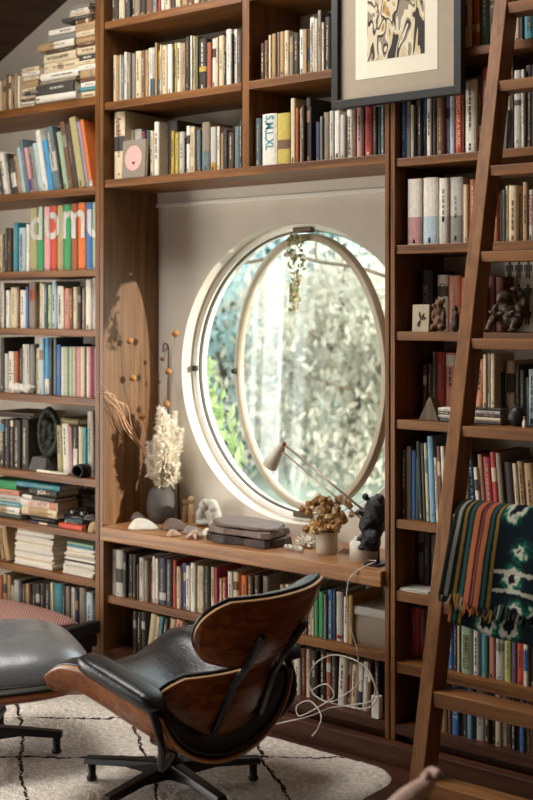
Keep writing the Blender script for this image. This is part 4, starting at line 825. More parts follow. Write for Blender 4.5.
# ball stems
PODM = plain('dried_pod', 'a9743f', .8, .25, 90, .6); STEMM = plain('dry_stem', '8a6a44', .8, .15, 60)
def stem(label, pts, pods, Y0, mat=PODM, r=.0155):
    t = thing('dried_seed_stem', label, 'dried stem', (vx, vy, ZK+vh), group=None)
    P = [Vector((0, 0, -.06)), Vector((0.0, 0, .0))]+[wl(a, b, Y0) for a, b in pts]
    bm = bmesh.new(); tube(bm, smoothpts(P, 6), .0014, 5); finish('stem', bm, STEMM, t, True)
    for k, (a, b, s) in enumerate(pods):
        bm = bmesh.new(); ball(bm, (0, 0, 0), r*s, 3, .12, seed=k); finish('seed_pod', bm, mat, t, True, loc=wl(a, b, Y0))
stem('tall dried stem of three round tan pods against the wood panel', [(151, 460), (146, 432), (141, 412), (133, 378), (131, 350), (130, 341)], [(130, 341, 1), (133, 378, 1.05), (142, 416, 1.1)], .2)
stem('dried stem of three round pods against the pale wall', [(166, 440), (166, 404), (168.5, 371.6), (173, 350), (175.5, 333)], [(175.5, 333.5, 1.05), (168.5, 371.6, 1), (166.5, 404, 1.05)], .27)
stem('short dried stem of small dark pods close to the wall', [(162, 440), (160, 410), (159.5, 381), (161, 366), (162.5, 359)], [(162.5, 359, .75), (159.5, 381.5, .55)], .29, plain('dark_pod', '6e4a2b', .8, .2, 80, .5), .0145)
for lab, p, a0, r_ in (('thin dark iron rod leaning against the wall by the pampas', [(179, 512), (178, 480), (176, 455)], .32, .004), ('slim hooked dark rod standing against the wall behind the pods', [(170, 505), (168.5, 440), (168, 398), (168.3, 352), (166.5, 344), (163.5, 345), (163, 352)], .335, .003)):
    bm = bmesh.new(); P = [at(a, b, a0) for a, b in p]; P[0].z = ZK+.002; c = P[0].copy(); tube(bm, smoothpts([q-c for q in P], 6), r_, 8)
    tag(finish('iron_rod', bm, plain('dark_iron', '3a322a', .6, .15, 50), None, True, loc=c), lab, 'rod')
# two little wooden figures
DOLL = plain('pale_turned_wood', 'c9a878', .6, .12, 40)
for px, py, lab in ((184.5, 499, 'slightly shorter pale turned wooden figure by the wall'), (191, 496, 'taller pale turned wooden figure beside the white sculpture')):
    Y = .3; h = topz(px, py, Y)-ZK; t = thing('wooden_figure', lab, 'figurine', (px2(px, Y), Y, ZK))
    bm = bmesh.new(); lathe(bm, [(.011, 0), (.013, .004), (.012, h*.3), (.0135, h*.5), (.012, h*.68), (.006, h*.72)], 16); finish('body', bm, DOLL, t, True)
    bm = bmesh.new(); ball(bm, (0, 0, h*.86), (.016, .016, h*.14), 3); finish('head', bm, DOLL, t, True)
    bm = bmesh.new(); lathe(bm, [(.0128, h*.3), (.0138, h*.32), (.0138, h*.36), (.0128, h*.38)], 16); finish('painted_band', bm, TWIG, t, True)
# pale stone sculpture of two embracing forms
Y = .27; x = px2(209, Y); h = topz(212, 499, Y)-ZK; q = mpp(209, Y)
L = [((-8*q, 0, h*.12), (9*q, .035, h*.13)), ((9*q, 0, h*.12), (8*q, .035, h*.13)), ((-10*q, 0, h*.38), (5.5*q, .028, h*.3)), ((10*q, 0, h*.42), (5.5*q, .028, h*.36), (0, -.15, 0)), ((-6*q, 0, h*.72), (6*q, .026, h*.2), (0, .5, 0)), ((3*q, -.002, h*.86), (8*q, .026, h*.14)), ((8*q, -.006, h*.7), (6*q, .024, h*.18)), ((-3*q, -.01, h*.9), (4*q, .02, h*.1))]
tag(sculpt('abstract_sculpture', L, .005, plain('pale_soapstone', 'a9a59a', .55, .14, 20, .1), rough=.1, it=3, loc=(x, Y, ZK)), 'pale grey abstract stone sculpture with a hole through the middle', 'sculpture')
# shells
def shell(px, py, w_, l_, h_, mat, lab, Y, rot=0, ridges=9):
    bm = bmesh.new(); nu, nv = 36, 10
    rows = []
    for j in range(nv+1):
        f = j/nv; rr = []
        for i in range(nu):
            a = 2*PI*i/nu; e = 1+.035*math.cos(ridges*2*a)*f
            off = -.35*(1-f)
            rr.append(bm.verts.new(((math.cos(a)*f*e)*w_/2+off*w_*.5, math.sin(a)*f*e*l_/2*(1-.18*math.cos(a)), h_*.78*(1-f**2.2)*(1+.03*math.cos(ridges*2*a)*f)+.001)))
        rows.append(rr)
    for j in range(nv):
        for i in range(nu):
            if j == 0 and i == 0: bmesh.ops.remove_doubles
            bm.faces.new((rows[j][i], rows[j][(i+1) % nu], rows[j+1][(i+1) % nu], rows[j+1][i]))
    bm.faces.new(rows[-1])
    bmesh.ops.remove_doubles(bm, verts=bm.verts, dist=1e-5)
    o = finish('seashell', bm, mat, None, True, loc=(px2(px, Y), Y, ZK+.0005)); o.rotation_euler = (0, 0, rot); tag(o, lab, 'seashell')
q = mpp(145, .1)
SH1 = plain('white_shell', 'ded5c2', .5, .1, 20, .15); SH2 = plain('brown_shell', '6d5548', .55, .3, 35, .2); SH3 = plain('tan_shell', 'c2a184', .55, .2, 35, .2); SH4 = plain('grey_shell', '8a7a70', .6, .3, 40, .25)
shell(144, 0, 32*q, .1, .055, SH1, 'large smooth white seashell nearest the wood panel', .06, .35)
shell(135, 0, 24*q, .08, .05, SH4, 'greyish seashell tucked behind the large white one', .2, .5)
shell(176, 0, 30*q, .1, .06, SH2, 'big brown seashell in front of the dark vase', .13, .3)
shell(174, 0, 14*q, .05, .034, SH3, 'small tan seashell at the front of the counter', .015, .8)
shell(193, 0, 22*q, .075, .042, SH4, 'speckled grey-brown seashell in front of the wooden figures', .10, .2)
shell(209, 0, 14*q, .06, .036, SH1, 'small white seashell below the abstract sculpture', .12, .6)
# starfish / knobbly shell
bm = bmesh.new()
for k in range(6):
    a = 2*PI*k/6+.3; tube(bm, [(0, 0, .02), (.022*math.cos(a), .022*math.sin(a), .014), (.045*math.cos(a), .045*math.sin(a), .005)], [.014, .009, .002], 8)
ball(bm, (0, 0, .02), (.02, .02, .018), 2, .3)
tag(finish('spiny_shell', bm, SH3, None, True, loc=(px2(194, .02), .025, ZK)), 'knobbly pale spiny shell beside the dark slabs', 'seashell')
# dark slabs
SLAB = [plain('dark_slab', '41302a', .6, .3, 18, .5), plain('red_brown_slab', '705a4f', .5, .25, 18, .35)]
zz = ZK
for k, (pa, pb_, th, lab) in enumerate(((214, 288, .034, 'thick dark bark-like slab at the bottom of the slab pile'), (214, 283, .026, 'middle red-brown slab of the slab pile'), (216, 281, .012, 'thin red-brown slab on top of the slab pile'))):
    Y = .12; xa, xb = px2(pa, Y), px2(pb_, Y); cx = (xa+xb)/2; bm = bmesh.new(); n = 22; lo, hi = [], []
    for i in range(n):
        a = 2*PI*i/n; e = .98+.26*noise.noise((math.cos(a)*1.9+k*5, math.sin(a)*1.9, k))
        px_, py_ = (xb-xa)/2*math.copysign(abs(math.cos(a))**.75, math.cos(a))*e, .105*math.copysign(abs(math.sin(a))**.6, math.sin(a))*e
        lo.append(bm.verts.new((px_, py_, 0))); hi.append(bm.verts.new((px_*.97, py_*.97, th*(1+.1*math.sin(i*2.1)))))
    bm.faces.new(lo[::-1]); bm.faces.new(hi)
    for i in range(n): bm.faces.new((lo[i], lo[(i+1) % n], hi[(i+1) % n], hi[i]))
    tag(finish('stone_slab', bm, SLAB[0 if k == 0 else 1], loc=(cx, Y, zz), bevel=.004), lab, 'slab'); zz += th*1.1+.001
# coral
t = None; bm = bmesh.new(); random.seed(5)
for k in range(46):
    a = random.uniform(0, 2*PI); e = random.uniform(.05, 1.2); L = random.uniform(.03, .06); d = Vector((math.cos(a)*math.cos(e)*1.3, math.sin(a)*math.cos(e)*.8, math.sin(e)*.8))
    tube(bm, [(0, 0, .012), Vector((0, 0, .012))+d*L*.6, Vector((0, 0, .012))+d*L], [.009, .006, .003], 6)
zmn = min(v.co.z for v in bm.verts)
for v in bm.verts: v.co.z -= zmn
tag(finish('white_coral', bm, plain('white_coral', 'd9cfbf', .8, .1, 60, .4), None, True, loc=(px2(306, .17), .17, ZK)), 'branching white coral between the slab pile and the cream vase', 'coral')
bm = bmesh.new()
for k in range(12): tube(bm, [(-.05+.008*k, .0, .008), (-.046+.008*k, .01*math.sin(k), .016), (-.04+.008*k, -.01, .006)], [.007, .006, .003], 6)
tag(finish('coral_piece', bm, plain('ivory_coral', 'cfc4b2', .8, .1, 60, .4), None, True, loc=(px2(295, .08), .08, ZK)), 'low pale coral piece lying flat beside the slab pile', 'coral')
# cream vase of dried flowers
Y = .12; x = px2(327, Y); h = topz(327, 531, Y)-ZK; rr = 11*mpp(327, Y)
bm = bmesh.new(); lathe(bm, [(rr*.88, 0), (rr*.95, .004), (rr, h*.4), (rr*.97, h*.97), (rr*.93, h), (rr*.86, h*.98), (rr*.84, h*.3)], 32)
tag(finish('vase', bm, plain('cream_stoneware', 'b9ab96', .7, .06, 40, .08), None, True, loc=(x, Y, ZK)), 'small cream cylindrical vase holding brown dried flowers', 'vase')
t = thing('dried_flowers', 'bunch of brown dried globe flowers in the cream vase', 'dried flowers', (x, Y, ZK+h))
FLW = [plain('dried_flower_tan', 'c08f55', .85, .3, 120, .8), plain('dried_flower_brown', 'a0713f', .85, .3, 120, .8), plain('dried_flower_pale', 'dcbb84', .85, .3, 120, .8)]
q = mpp(327, Y); random.seed(11)
n = 0
while n < 88:
    dx, dz, dy = random.uniform(-30, 24), random.uniform(-2, 36), random.uniform(-14, 14)
    if ((dx+2)/26)**2+((dz-16)/19)**2 > 1 : continue
    n += 1; p = Vector((dx*q, dy*q, dz*q))
    bm = bmesh.new(); ball(bm, (0, 0, 0), random.uniform(.0105, .0165), 2, .6, seed=n*1.3)
    finish('flower_head', bm, FLW[n % 3], t, False, loc=p)
    if n % 2:
        bm = bmesh.new(); tube(bm, [(0, 0, -.06), (p.x*.3, p.y*.3, .0), p], .001, 4); finish('stem', bm, STEMM, t)
bm = bmesh.new()
for k in range(5): tube(bm, smoothpts([(-.03+.01*k, 0, .004), (-.01+.01*k, .02, .02), (.02, .004*k, .01), (.035, -.01, .004)], 4), [.002]*4*3+[.001], 5)
zmn = min(v.co.z for v in bm.verts)
for v in bm.verts: v.co.z -= zmn
tag(finish('dried_leaf', bm, plain('dry_leaf', '8a6440', .8, .2, 40), None, True, loc=(px2(343, .14), .15, ZK)), 'curled brown dried leaf beside the cream vase', 'leaf')
# lamp with a long double arm
LAMPW = plain('lamp_enamel', 'c8bfae', .45, .05, 40); ROD = plain('lamp_rod', '9a8274', .35, .1, 40, metal=.4)
Y = .1; x = px2(364, Y); rb = 14.5*mpp(364, Y); hb = .072
t = thing('desk_lamp', 'pale desk lamp with round base and long double arm', 'lamp', (x, Y, ZK))
o0 = Vector((x, Y, ZK))
bm = bmesh.new(); lathe(bm, [(rb, 0), (rb, hb-.006), (rb*.95, hb), (.012, hb+.001), (.01, hb+.004)], 36); finish('base', bm, LAMPW, t, True, bevel=0)
k0 = at(357, 540, Y)-o0; el = at(374, 519, .1)-o0; sh = at(284, 444, .12)-o0
bm = bmesh.new(); tube(bm, [(-.01, 0, hb), k0*.5+Vector((0, 0, hb*.5)), k0], .008, 8); ball(bm, k0, .016, 2); finish('knuckle', bm, LAMPW, t, True)
bm = bmesh.new(); tube(bm, [k0, el], .004, 8); ball(bm, el, .009, 2); finish('lower_arm', bm, ROD, t, True)
bm = bmesh.new(); tube(bm, [el, sh], .0048, 8); finish('upper_arm', bm, ROD, t, True)
bm = bmesh.new(); tube(bm, [el+Vector((-.0, -.012, -.034)), sh+Vector((.004, -.012, -.03))], .0032, 8); finish('tension_rod', bm, ROD, t, True)
bm = bmesh.new(); ball(bm, sh, .011, 2); tube(bm, [sh, sh+Vector((.004, -.01, -.032))], .005, 8); finish('elbow_joint', bm, plain('joint_copper', '8a5a44', .4, .1, 40, metal=.5), t, True)
bm = bmesh.new(); nb = 28; rings = []
for (r_, d_) in ((.008, 0), (.015, .006), (.022, .035), (.028, .075), (.032, .118), (.030, .118), (.026, .075), (.02, .037), (.009, .012)):
    rings.append([bm.verts.new((r_*math.cos(2*PI*i/nb), r_*math.sin(2*PI*i/nb), -d_)) for i in range(nb)])
for A_, B_ in zip(rings, rings[1:]):
    for i in range(nb): bm.faces.new((A_[i], A_[(i+1) % nb], B_[(i+1) % nb], B_[i]))
bm.faces.new(rings[0]); s_ = finish('lamp_shade', bm, LAMPW, t, True); s_.location = sh+Vector((-.008, 0, -.002)); s_.rotation_euler = (.1, math.radians(38), 0)
CABLE = plain('white_cable', 'c9c2b6', .5, .05, 40)
cp = [Vector((.03, .05, .006)), Vector((.035, -.02, .008))]+[at(a, b, yy)-o0 for a, b, yy in ((376, 561, .0), (362, 568, -.025), (350, 578, -.045), (347, 592, -.05), (347, 610, -.05), (352, 632, -.045), (358, 655, -.045), (358, 690, -.04))]
bm = bmesh.new(); tube(bm, smoothpts(cp, 8), .002, 8); finish('power_cord', bm, CABLE, t, True)
# black carved head on a stand
Y = .06; x = px2(377, Y); zb_, zt_ = topz(377, 553, Y), topz(377, 490, Y); h = zt_-zb_
t = thing('carved_head', 'black carved horned head on a stand beside the lamp', 'carving', (x, Y, ZK))
MASK = plain('black_carved_wood', '121213', .45, .3, 50, .5)
b0 = zb_-ZK
L = [((.0, .01, b0+h*.62), (.044, .05, h*.3)), ((-.012, -.005, b0+h*.42), (.04, .045, h*.26)), ((-.012, -.01, b0+h*.18), (.034, .04, h*.17)), ((-.035, -.012, b0+h*.42), (.016, .018, h*.1)), ((-.042, -.03, b0+h*.64), (.016, .013, h*.05)), ((-.03, .03, b0+h*.66), (.014, .014, h*.05)), ((-.035, -.02, b0+h*.22), (.018, .03, h*.05)), ((-.034, -.02, b0+h*.08), (.016, .028, h*.05)), ((-.026, -.02, b0+h*.89), (.012, .012, h*.06)), ((.024, -.01, b0+h*.89), (.014, .014, h*.06)), ((.01, -.04, b0+h*.3), (.03, .014, h*.12)), ((.0, -.043, b0+h*.52), (.018, .012, h*.06))]
L = [((a_[0]*1.2-.006, a_[1]*1.1, a_[2]), (a_[1+0] if False else b_[0]*1.2, b_[1]*1.1, b_[2]*1.03)) for a_, b_ in L]
sculpt('head', L, .0045, MASK, t, rough=.35, it=1)
bm = bmesh.new(); tube(bm, [(.0, .01, .004), (.0, .01, b0+h*.1)], .005, 8); finish('rod', bm, BLACK, t, True)
boxo('stand_base', (-.035, .03, -.04, .04, 0, .008), BLACK, t, .002)
# garland in the window
t = thing('hanging_garland', 'string of small pale dried leaves hanging in the round window', 'garland', at(296, 231, YW+.03))
g0 = t.location.copy(); GAR = [plain('pale_dried_leaf', 'c4b791', .8, .2, 60), plain('green_dried_leaf', '9aa07a', .8, .2, 60)]
bm = bmesh.new(); tube(bm, smoothpts([(0, 0, 0), at(295, 262, YW+.03)-g0, at(294, 290, YW+.03)-g0, at(294, 311, YW+.03)-g0], 5), .0012, 5); finish('string', bm, STEMM, t)
random.seed(21)
for k in range(84):
    f = random.random()**1.25; py = 236+f*74; sp = (10 if f < .45 else 5)*(.75 if .55 < f < .62 else 1)
    p = at(296+random.uniform(-sp, sp)*.85-2*f, py, YW+.03+random.uniform(-.025, .02))-g0
    bm = bmesh.new(); s_ = random.uniform(.009, .016)
    for q_ in range(3): ball(bm, Vector((random.uniform(-1, 1), random.uniform(-1, 1), random.uniform(-1, 1)))*s_*.7, (s_*.8, s_*.3, s_*.55), 1, .2, (random.random()*3, random.random()*3, random.random()*3))
    finish('dried_leaf', bm, GAR[k % 2], t, loc=p)
# cable tangle and adapter on the bottom shelf
t = finish('cable', bmesh.new(), CABLE) if False else None
bm = bmesh.new()
pts = [at(a, b, yy) for a, b, yy in ((236, 716, -.10), (256, 727, -.1), (285, 722, -.1), (310, 716, -.09), (330, 708, -.06), (352, 705, -.05), (372, 700, -.045), (374, 682, -.045), (362, 664, -.04), (335, 655, -.04), (315, 664, -.045), (309, 682, -.045), (318, 698, -.05), (345, 706, -.055), (368, 708, -.05), (378, 695, -.045), (368, 676, -.045), (352, 690, -.045), (330, 702, -.055), (312, 692, -.055), (326, 684, -.055), (334, 696, -.06), (320, 706, -.08), (300, 716, -.1), (297, 706, -.09), (310, 701, -.08), (321, 715, -.1), (318, 728, -.12), (312, 736, -.13))]
c = pts[0].copy(); tube(bm, smoothpts([p-c for p in pts], 8), .0026, 8)
tag(finish('power_cable', bm, CABLE, None, True, loc=c), 'tangled white power cable looped on the bottom shelf', 'cable')
xa, xb = px2(371.5, -.0), px2(379.5, -.0); za_ = ZB
t = thing('power_adapter', 'white power adapter standing at the end of the bottom shelf', 'adapter', ((xa+xb)/2, .01, ZB))
ha = .085; boxo('body', (-(xb-xa)/2, (xb-xa)/2, -.013, .013, 0, ha), WHITEP, t, .004); boxo('socket', (-.006, .006, -.006, .006, ha, ha+.006), GREYCARD, t, .001)
# ------------------------------------------------------------------ ladder
LX0 = at(494, 0, -.11).x; LX1 = LX0+.047; LW = .46
Yt = -.03
def stile_Y(px, py):
    lo, hi = -1.4, .1
    for _ in range(50):
        md = (lo+hi)/2
        if at(px, py, md).x > LX0: lo = md      # nearer to the room puts the same picture column further along the wall
        else: hi = md
    return (lo+hi)/2
yb1 = stile_Y(406, 800); zb1 = at(406, 800, yb1).z
zt1 = at(494, 0, -.11).z
dYdz = (-.11-yb1)/(zt1-zb1)
def lad(z): return -.11+(z-zt1)*dYdz          # front edge of the stile at height z
ang = math.atan(dYdz)
ztop_l = 3.3
t = thing('ladder', 'tall wooden ladder leaning against the bookcase', 'ladder', (LX0, lad(0), 0))
SD = .085                                        # depth of a stile
def stile(x0, x1):
    bm = bmesh.new(); v = []
    zT = zt1+.25
    for z in (0, zT):
        for y in (0, SD):
            for x in (x0, x1): v.append(bm.verts.new((x-LX0, lad(z)-lad(0)+y-SD*.0, z)))
    for f in ((0, 2, 3, 1), (4, 5, 7, 6), (0, 1, 5, 4), (2, 6, 7, 3), (0, 4, 6, 2), (1, 3, 7, 5)): bm.faces.new([v[i] for i in f])
    finish('stile', bm, LADW['z'], t, bevel=.003)
# keep the back of the stile in front of the shelves
shift = -.02-(lad(zt1)+SD)                        # rear face just clears the shelf edges at the top of the view
_lad = lad
def lad(z): return _lad(z)+shift
t.location.y = lad(0)
for s in range(1):
    stile(LX0, LX1); stile(LX0+LW, LX0+LW+.047)
def rung_z(px, py):
    lo, hi = 0, 3.2
    for _ in range(50):
        z = (lo+hi)/2; Yq = lad(z)-.004; dep = -LX1*SN+(DIST+Yq)*CS
        y = HOR+(EYE-z)/dep*FPX
        if y > py: lo = z
        else: hi = z
    return (lo+hi)/2
RY = [(2, 13), (80.5, 91), (165.5, 176), (251.5, 262), (338.5, 349), (426, 437), (514, 526), (602, 615), (692, 708), (782, 800)]
RZ = []
for a, b in RY:
    za_, zb_ = rung_z(0, a), rung_z(0, b); RZ.append(za_)
    y0 = lad(za_)-lad(0)
    boxo('tread', (LX1-LX0+.0003, LW-.0003, y0+.002, y0+SD-.006, zb_, za_), LADW['x'], t, .003)

# ------------------------------------------------------------------ patterned blanket over a tread
rz = RZ[6]; by = lad(rz); bx0 = LX1+.036; bx1 = LX0+LW-.01
m, nt, b = newmat('woven_blanket')
uv = nd(nt, 'ShaderNodeUVMap'); sp = nd(nt, 'ShaderNodeSeparateXYZ'); nt.links.new(uv.outputs[0], sp.inputs[0])
ns = nd(nt, 'ShaderNodeTexNoise'); ns.inputs['Scale'].default_value = 30; nt.links.new(uv.outputs[0], ns.inputs['Vector'])
off = nd(nt, 'ShaderNodeMath', operation='MULTIPLY_ADD'); off.inputs[1].default_value = .012; nt.links.new(ns.outputs['Fac'], off.inputs[0]); nt.links.new(sp.outputs['X'], off.inputs[2])
r = nd(nt, 'ShaderNodeValToRGB'); r.color_ramp.interpolation = 'CONSTANT'; e = r.color_ramp.elements
cols = [(0, '14211f'), (.04, '8d897c'), (.07, '14211f'), (.10, '80652c'), (.125, '17181a'), (.145, '274c47'), (.175, '17181a'), (.19, '9a5a3a'), (.235, '4e1a1a'), (.262, '8a7a6a'), (.268, '4e1a1a'), (.285, '9a5a3a'), (.325, '17181a'), (.34, '274c47'), (.365, '17181a'), (.385, '80652c'), (.41, '16201f')]
e[0].position = 0; e[0].color = (*lin(cols[0][1]), 1); e[1].position = cols[1][0]; e[1].color = (*lin(cols[1][1]), 1)
for p, c in cols[2:]: k = e.new(p); k.color = (*lin(c), 1)
nt.links.new(off.outputs[0], r.inputs['Fac'])
# ikat motifs on the dark part
mp = nd(nt, 'ShaderNodeMapping'); mp.inputs['Scale'].default_value = (6.5, 5.2, 1); nt.links.new(uv.outputs[0], mp.inputs['Vector'])
nz = nd(nt, 'ShaderNodeTexNoise'); nz.inputs['Scale'].default_value = 3; nt.links.new(mp.outputs[0], nz.inputs['Vector'])
mx0 = nd(nt, 'ShaderNodeMixRGB'); mx0.inputs[0].default_value = .45; nt.links.new(mp.outputs[0], mx0.inputs[1]); nt.links.new(nz.outputs['Color'], mx0.inputs[2])
vo = nd(nt, 'ShaderNodeTexVoronoi'); vo.inputs['Scale'].default_value = 1.0; vo.inputs['Randomness'].default_value = .45; nt.links.new(mx0.outputs[0], vo.inputs['Vector'])
r2 = nd(nt, 'ShaderNodeValToRGB'); e = r2.color_ramp.elements
e[0].position = 0; e[0].color = (*lin('10181c'), 1); e[1].position = .16; e[1].color = (*lin('10181c'), 1)
for p, c in ((.2, 'b9b6a4'), (.27, 'a9ab98'), (.31, '14604a'), (.38, '12352f'), (.46, '101a20')): k = e.new(p); k.color = (*lin(c), 1)
nt.links.new(vo.outputs['Distance'], r2.inputs['Fac'])
# pale cross bands near the hem
rb_ = nd(nt, 'ShaderNodeValToRGB'); rb_.color_ramp.interpolation = 'CONSTANT'; e = rb_.color_ramp.elements
e[0].position = 0; e[0].color = (0, 0, 0, 1); e[1].position = .62; e[1].color = (1, 1, 1, 1)
for p, c in ((.66, 0), (.8, 1), (.84, 0)): k = e.new(p); k.color = (c, c, c, 1)
offv = nd(nt, 'ShaderNodeMath', operation='MULTIPLY_ADD'); offv.inputs[1].default_value = .05; nt.links.new(ns.outputs['Fac'], offv.inputs[0]); nt.links.new(sp.outputs['Y'], offv.inputs[2])
nt.links.new(offv.outputs[0], rb_.inputs['Fac'])
mxb = nd(nt, 'ShaderNodeMixRGB'); mxb.inputs[2].default_value = (*lin('a8a494'), 1); nt.links.new(rb_.outputs[0], mxb.inputs[0]); nt.links.new(r2.outputs[0], mxb.inputs[1])
gt = nd(nt, 'ShaderNodeMath', operation='GREATER_THAN'); gt.inputs[1].default_value = .415; nt.links.new(off.outputs[0], gt.inputs[0])
mx1 = nd(nt, 'ShaderNodeMixRGB'); nt.links.new(gt.outputs[0], mx1.inputs[0]); nt.links.new(r.outputs[0], mx1.inputs[1]); nt.links.new(mxb.outputs[0], mx1.inputs[2])
nt.links.new(mx1.outputs[0], b.inputs['Base Color']); b.inputs['Roughness'].default_value = .95; b.inputs['Specular IOR Level'].default_value = .1
wv = nd(nt, 'ShaderNodeTexNoise'); wv.inputs['Scale'].default_value = 220; nt.links.new(uv.outputs[0], wv.inputs['Vector'])
bp = nd(nt, 'ShaderNodeBump'); bp.inputs['Strength'].default_value = .5; bp.inputs['Distance'].default_value = .004; nt.links.new(wv.outputs['Fac'], bp.inputs['Height']); nt.links.new(bp.outputs[0], b.inputs['Normal'])
BLK = m
t = thing('blanket', 'dark woven blanket with bright stripes hung over a ladder tread', 'blanket', (bx0, by, rz))
def drape(name, x0, x1, front, back, ofs, ph, hem, u0=0, u1=1, v0=0, v1=1):
    """cloth over the tread: back flap, over the top, front flap"""
    bm = bmesh.new(); uvl = bm.loops.layers.uv.new('UVMap'); prof = []
    n1 = 8
    for i in range(n1): prof.append((SD+.006+ofs, -back+back*i/n1))
    for i in range(9):
        a = PI*i/8; prof.append((SD/2+.0+(SD/2+.006+ofs)*math.cos(a), (.006+ofs)*1.5*math.sin(a)+.001))
    n2 = 26
    for i in range(1, n2+1): prof.append((-.006-ofs-front*i/n2*dYdz*1.05, -front*i/n2))
    nx = 60; g = []
    tot = len(prof)-1
    for j, (y, z) in enumerate(prof):
        rr = []
        hang = max(0, (j-n1-6)/(n2+2))
        for i in range(nx+1):
            u = i/nx; fold = .5+.5*math.sin(u*17+ph+.6*math.sin(u*5))
            yy = y-((.016 if ofs > .01 else .006)*fold*min(1, hang*2.2) if j > n1+6 else 0)
            zz = z+(hem*math.sin(u*9+ph)*hang if j > n1+6 else 0)-.035*hang*u*(1 if j > n1+6 else 0)
            xx = x0+(x1-x0)*u-(.018 if ofs > .01 else .012)*hang*max(0, 1-u*2.2)
            rr.append(bm.verts.new((xx, yy, zz)))
        g.append(rr)
    for j in range(tot):
        for i in range(nx):
            f = bm.faces.new((g[j][i], g[j][i+1], g[j+1][i+1], g[j+1][i]))
            for l, (jj, ii) in zip(f.loops, ((j, i), (j, i+1), (j+1, i+1), (j+1, i))):
                l[uvl].uv = (u0+(u1-u0)*ii/nx, v0+(v1-v0)*max(0, (jj-n1-4))/(n2+4))
    o = finish(name, bm, BLK, t, True); s = o.modifiers.new('solid', 'SOLIDIFY'); s.thickness = .007; s.offset = 1
    return g
mz = mpp(470, by)
WB = bx1-bx0
drape('under_layer', .014, WB-.004, .315, .2, .0, .8, .004, .3, 1.25, .1, 1.1)
drape('top_layer', -.008, WB, .235, .25, .022, 2.0, .007)
FR = {c: plain('fringe_'+c, h_, .95, .2, 200) for c, h_ in (('ochre', '8a6a2e'), ('orange', 'a85e38'), ('green', '1c3a34'), ('dark', '15181a'), ('pale', '8f8b7e'))}
random.seed(4)
for k in range(46):
    u = k/45; bm = bmesh.new(); x = -.008+(WB)*u-.016*max(0, 1-u*2.2); yo = .235*dYdz
    zf = -.23-.035*u+.007*math.sin(u*9+2.0); L = random.uniform(.025, .045)
    pts = [(x, -.024-yo, zf+.012), (x+random.uniform(-.006, .006), -.034-yo, zf-.012), (x+random.uniform(-.012, .012), -.034-yo-.01*random.random(), zf-L)]
    tube(bm, smoothpts(pts, 4), [.0035, .0045, .005, .005, .0045, .004, .0035, .003, .0015], 6)
    c = 'ochre' if .08 < u < .16 or .38 < u < .44 else ('orange' if .18 < u < .33 else random.choice(['green', 'dark', 'pale', 'dark']))
    finish('tassel', bm, FR[c], t, True)

# ------------------------------------------------------------------ rug
yfar = -.115; xr = atz(401, 766, .02).x+.035
m, nt, b = newmat('cream_rug')
tc = nd(nt, 'ShaderNodeTexCoord'); nz = nd(nt, 'ShaderNodeTexNoise'); nz.inputs['Scale'].default_value = 5; nt.links.new(tc.outputs['Object'], nz.inputs['Vector'])
n2 = nd(nt, 'ShaderNodeTexNoise'); n2.inputs['Scale'].default_value = 55; n2.inputs['Detail'].default_value = 3; nt.links.new(tc.outputs['Object'], n2.inputs['Vector'])
mx = nd(nt, 'ShaderNodeMixRGB'); mx.inputs[0].default_value = .07; nt.links.new(tc.outputs['Object'], mx.inputs[1]); nt.links.new(nz.outputs['Color'], mx.inputs[2])
mxq = nd(nt, 'ShaderNodeMixRGB'); mxq.inputs[0].default_value = .02; nt.links.new(mx.outputs[0], mxq.inputs[1]); nt.links.new(n2.outputs['Color'], mxq.inputs[2])
sp = nd(nt, 'ShaderNodeSeparateXYZ'); nt.links.new(mxq.outputs[0], sp.inputs[0])
def mth(op, a, b_=None, c_=None):
    n = nd(nt, 'ShaderNodeMath', operation=op)
    for i, v in enumerate((a, b_, c_)):
        if v is None: continue
        if isinstance(v, (int, float)): n.inputs[i].default_value = v
        else: nt.links.new(v, n.inputs[i])
    return n.outputs[0]
ux = mth('MULTIPLY', sp.outputs['X'], 1/.62); uy = mth('MULTIPLY', sp.outputs['Y'], 1/.5)
d1 = mth('ABSOLUTE', mth('SUBTRACT', mth('FRACT', mth('ADD', ux, uy)), .5)); d2 = mth('ABSOLUTE', mth('SUBTRACT', mth('FRACT', mth('SUBTRACT', ux, uy)), .5))
line = mth('LESS_THAN', mth('MINIMUM', d1, d2), .015)
brk = mth('GREATER_THAN', n2.outputs['Fac'], .40)
lm = mth('MULTIPLY', line, brk)
rc = nd(nt, 'ShaderNodeValToRGB'); e = rc.color_ramp.elements; e[0].position = .35; e[0].color = (*lin('cfc2b2'), 1); e[1].position = .65; e[1].color = (*lin('efe5d8'), 1); nt.links.new(n2.outputs['Fac'], rc.inputs['Fac'])
mc = nd(nt, 'ShaderNodeMixRGB'); mc.inputs[2].default_value = (*lin('3a2a26'), 1); nt.links.new(lm, mc.inputs[0]); nt.links.new(rc.outputs[0], mc.inputs[1]); nt.links.new(mc.outputs[0], b.inputs['Base Color'])
b.inputs['Roughness'].default_value = 1; b.inputs['Specular IOR Level'].default_value = .05
n3 = nd(nt, 'ShaderNodeTexNoise'); n3.inputs['Scale'].default_value = 130; n3.inputs['Detail'].default_value = 3; nt.links.new(tc.outputs['Object'], n3.inputs['Vector'])
bp = nd(nt, 'ShaderNodeBump'); bp.inputs['Strength'].default_value = .9; bp.inputs['Distance'].default_value = .012; nt.links.new(n3.outputs['Fac'], bp.inputs['Height']); nt.links.new(bp.outputs[0], b.inputs['Normal'])
bm = bmesh.new(); xa, xb, ya, yb_ = XEND+.35, xr, -2.2, yfar; nx, ny = 300, 260; g = []
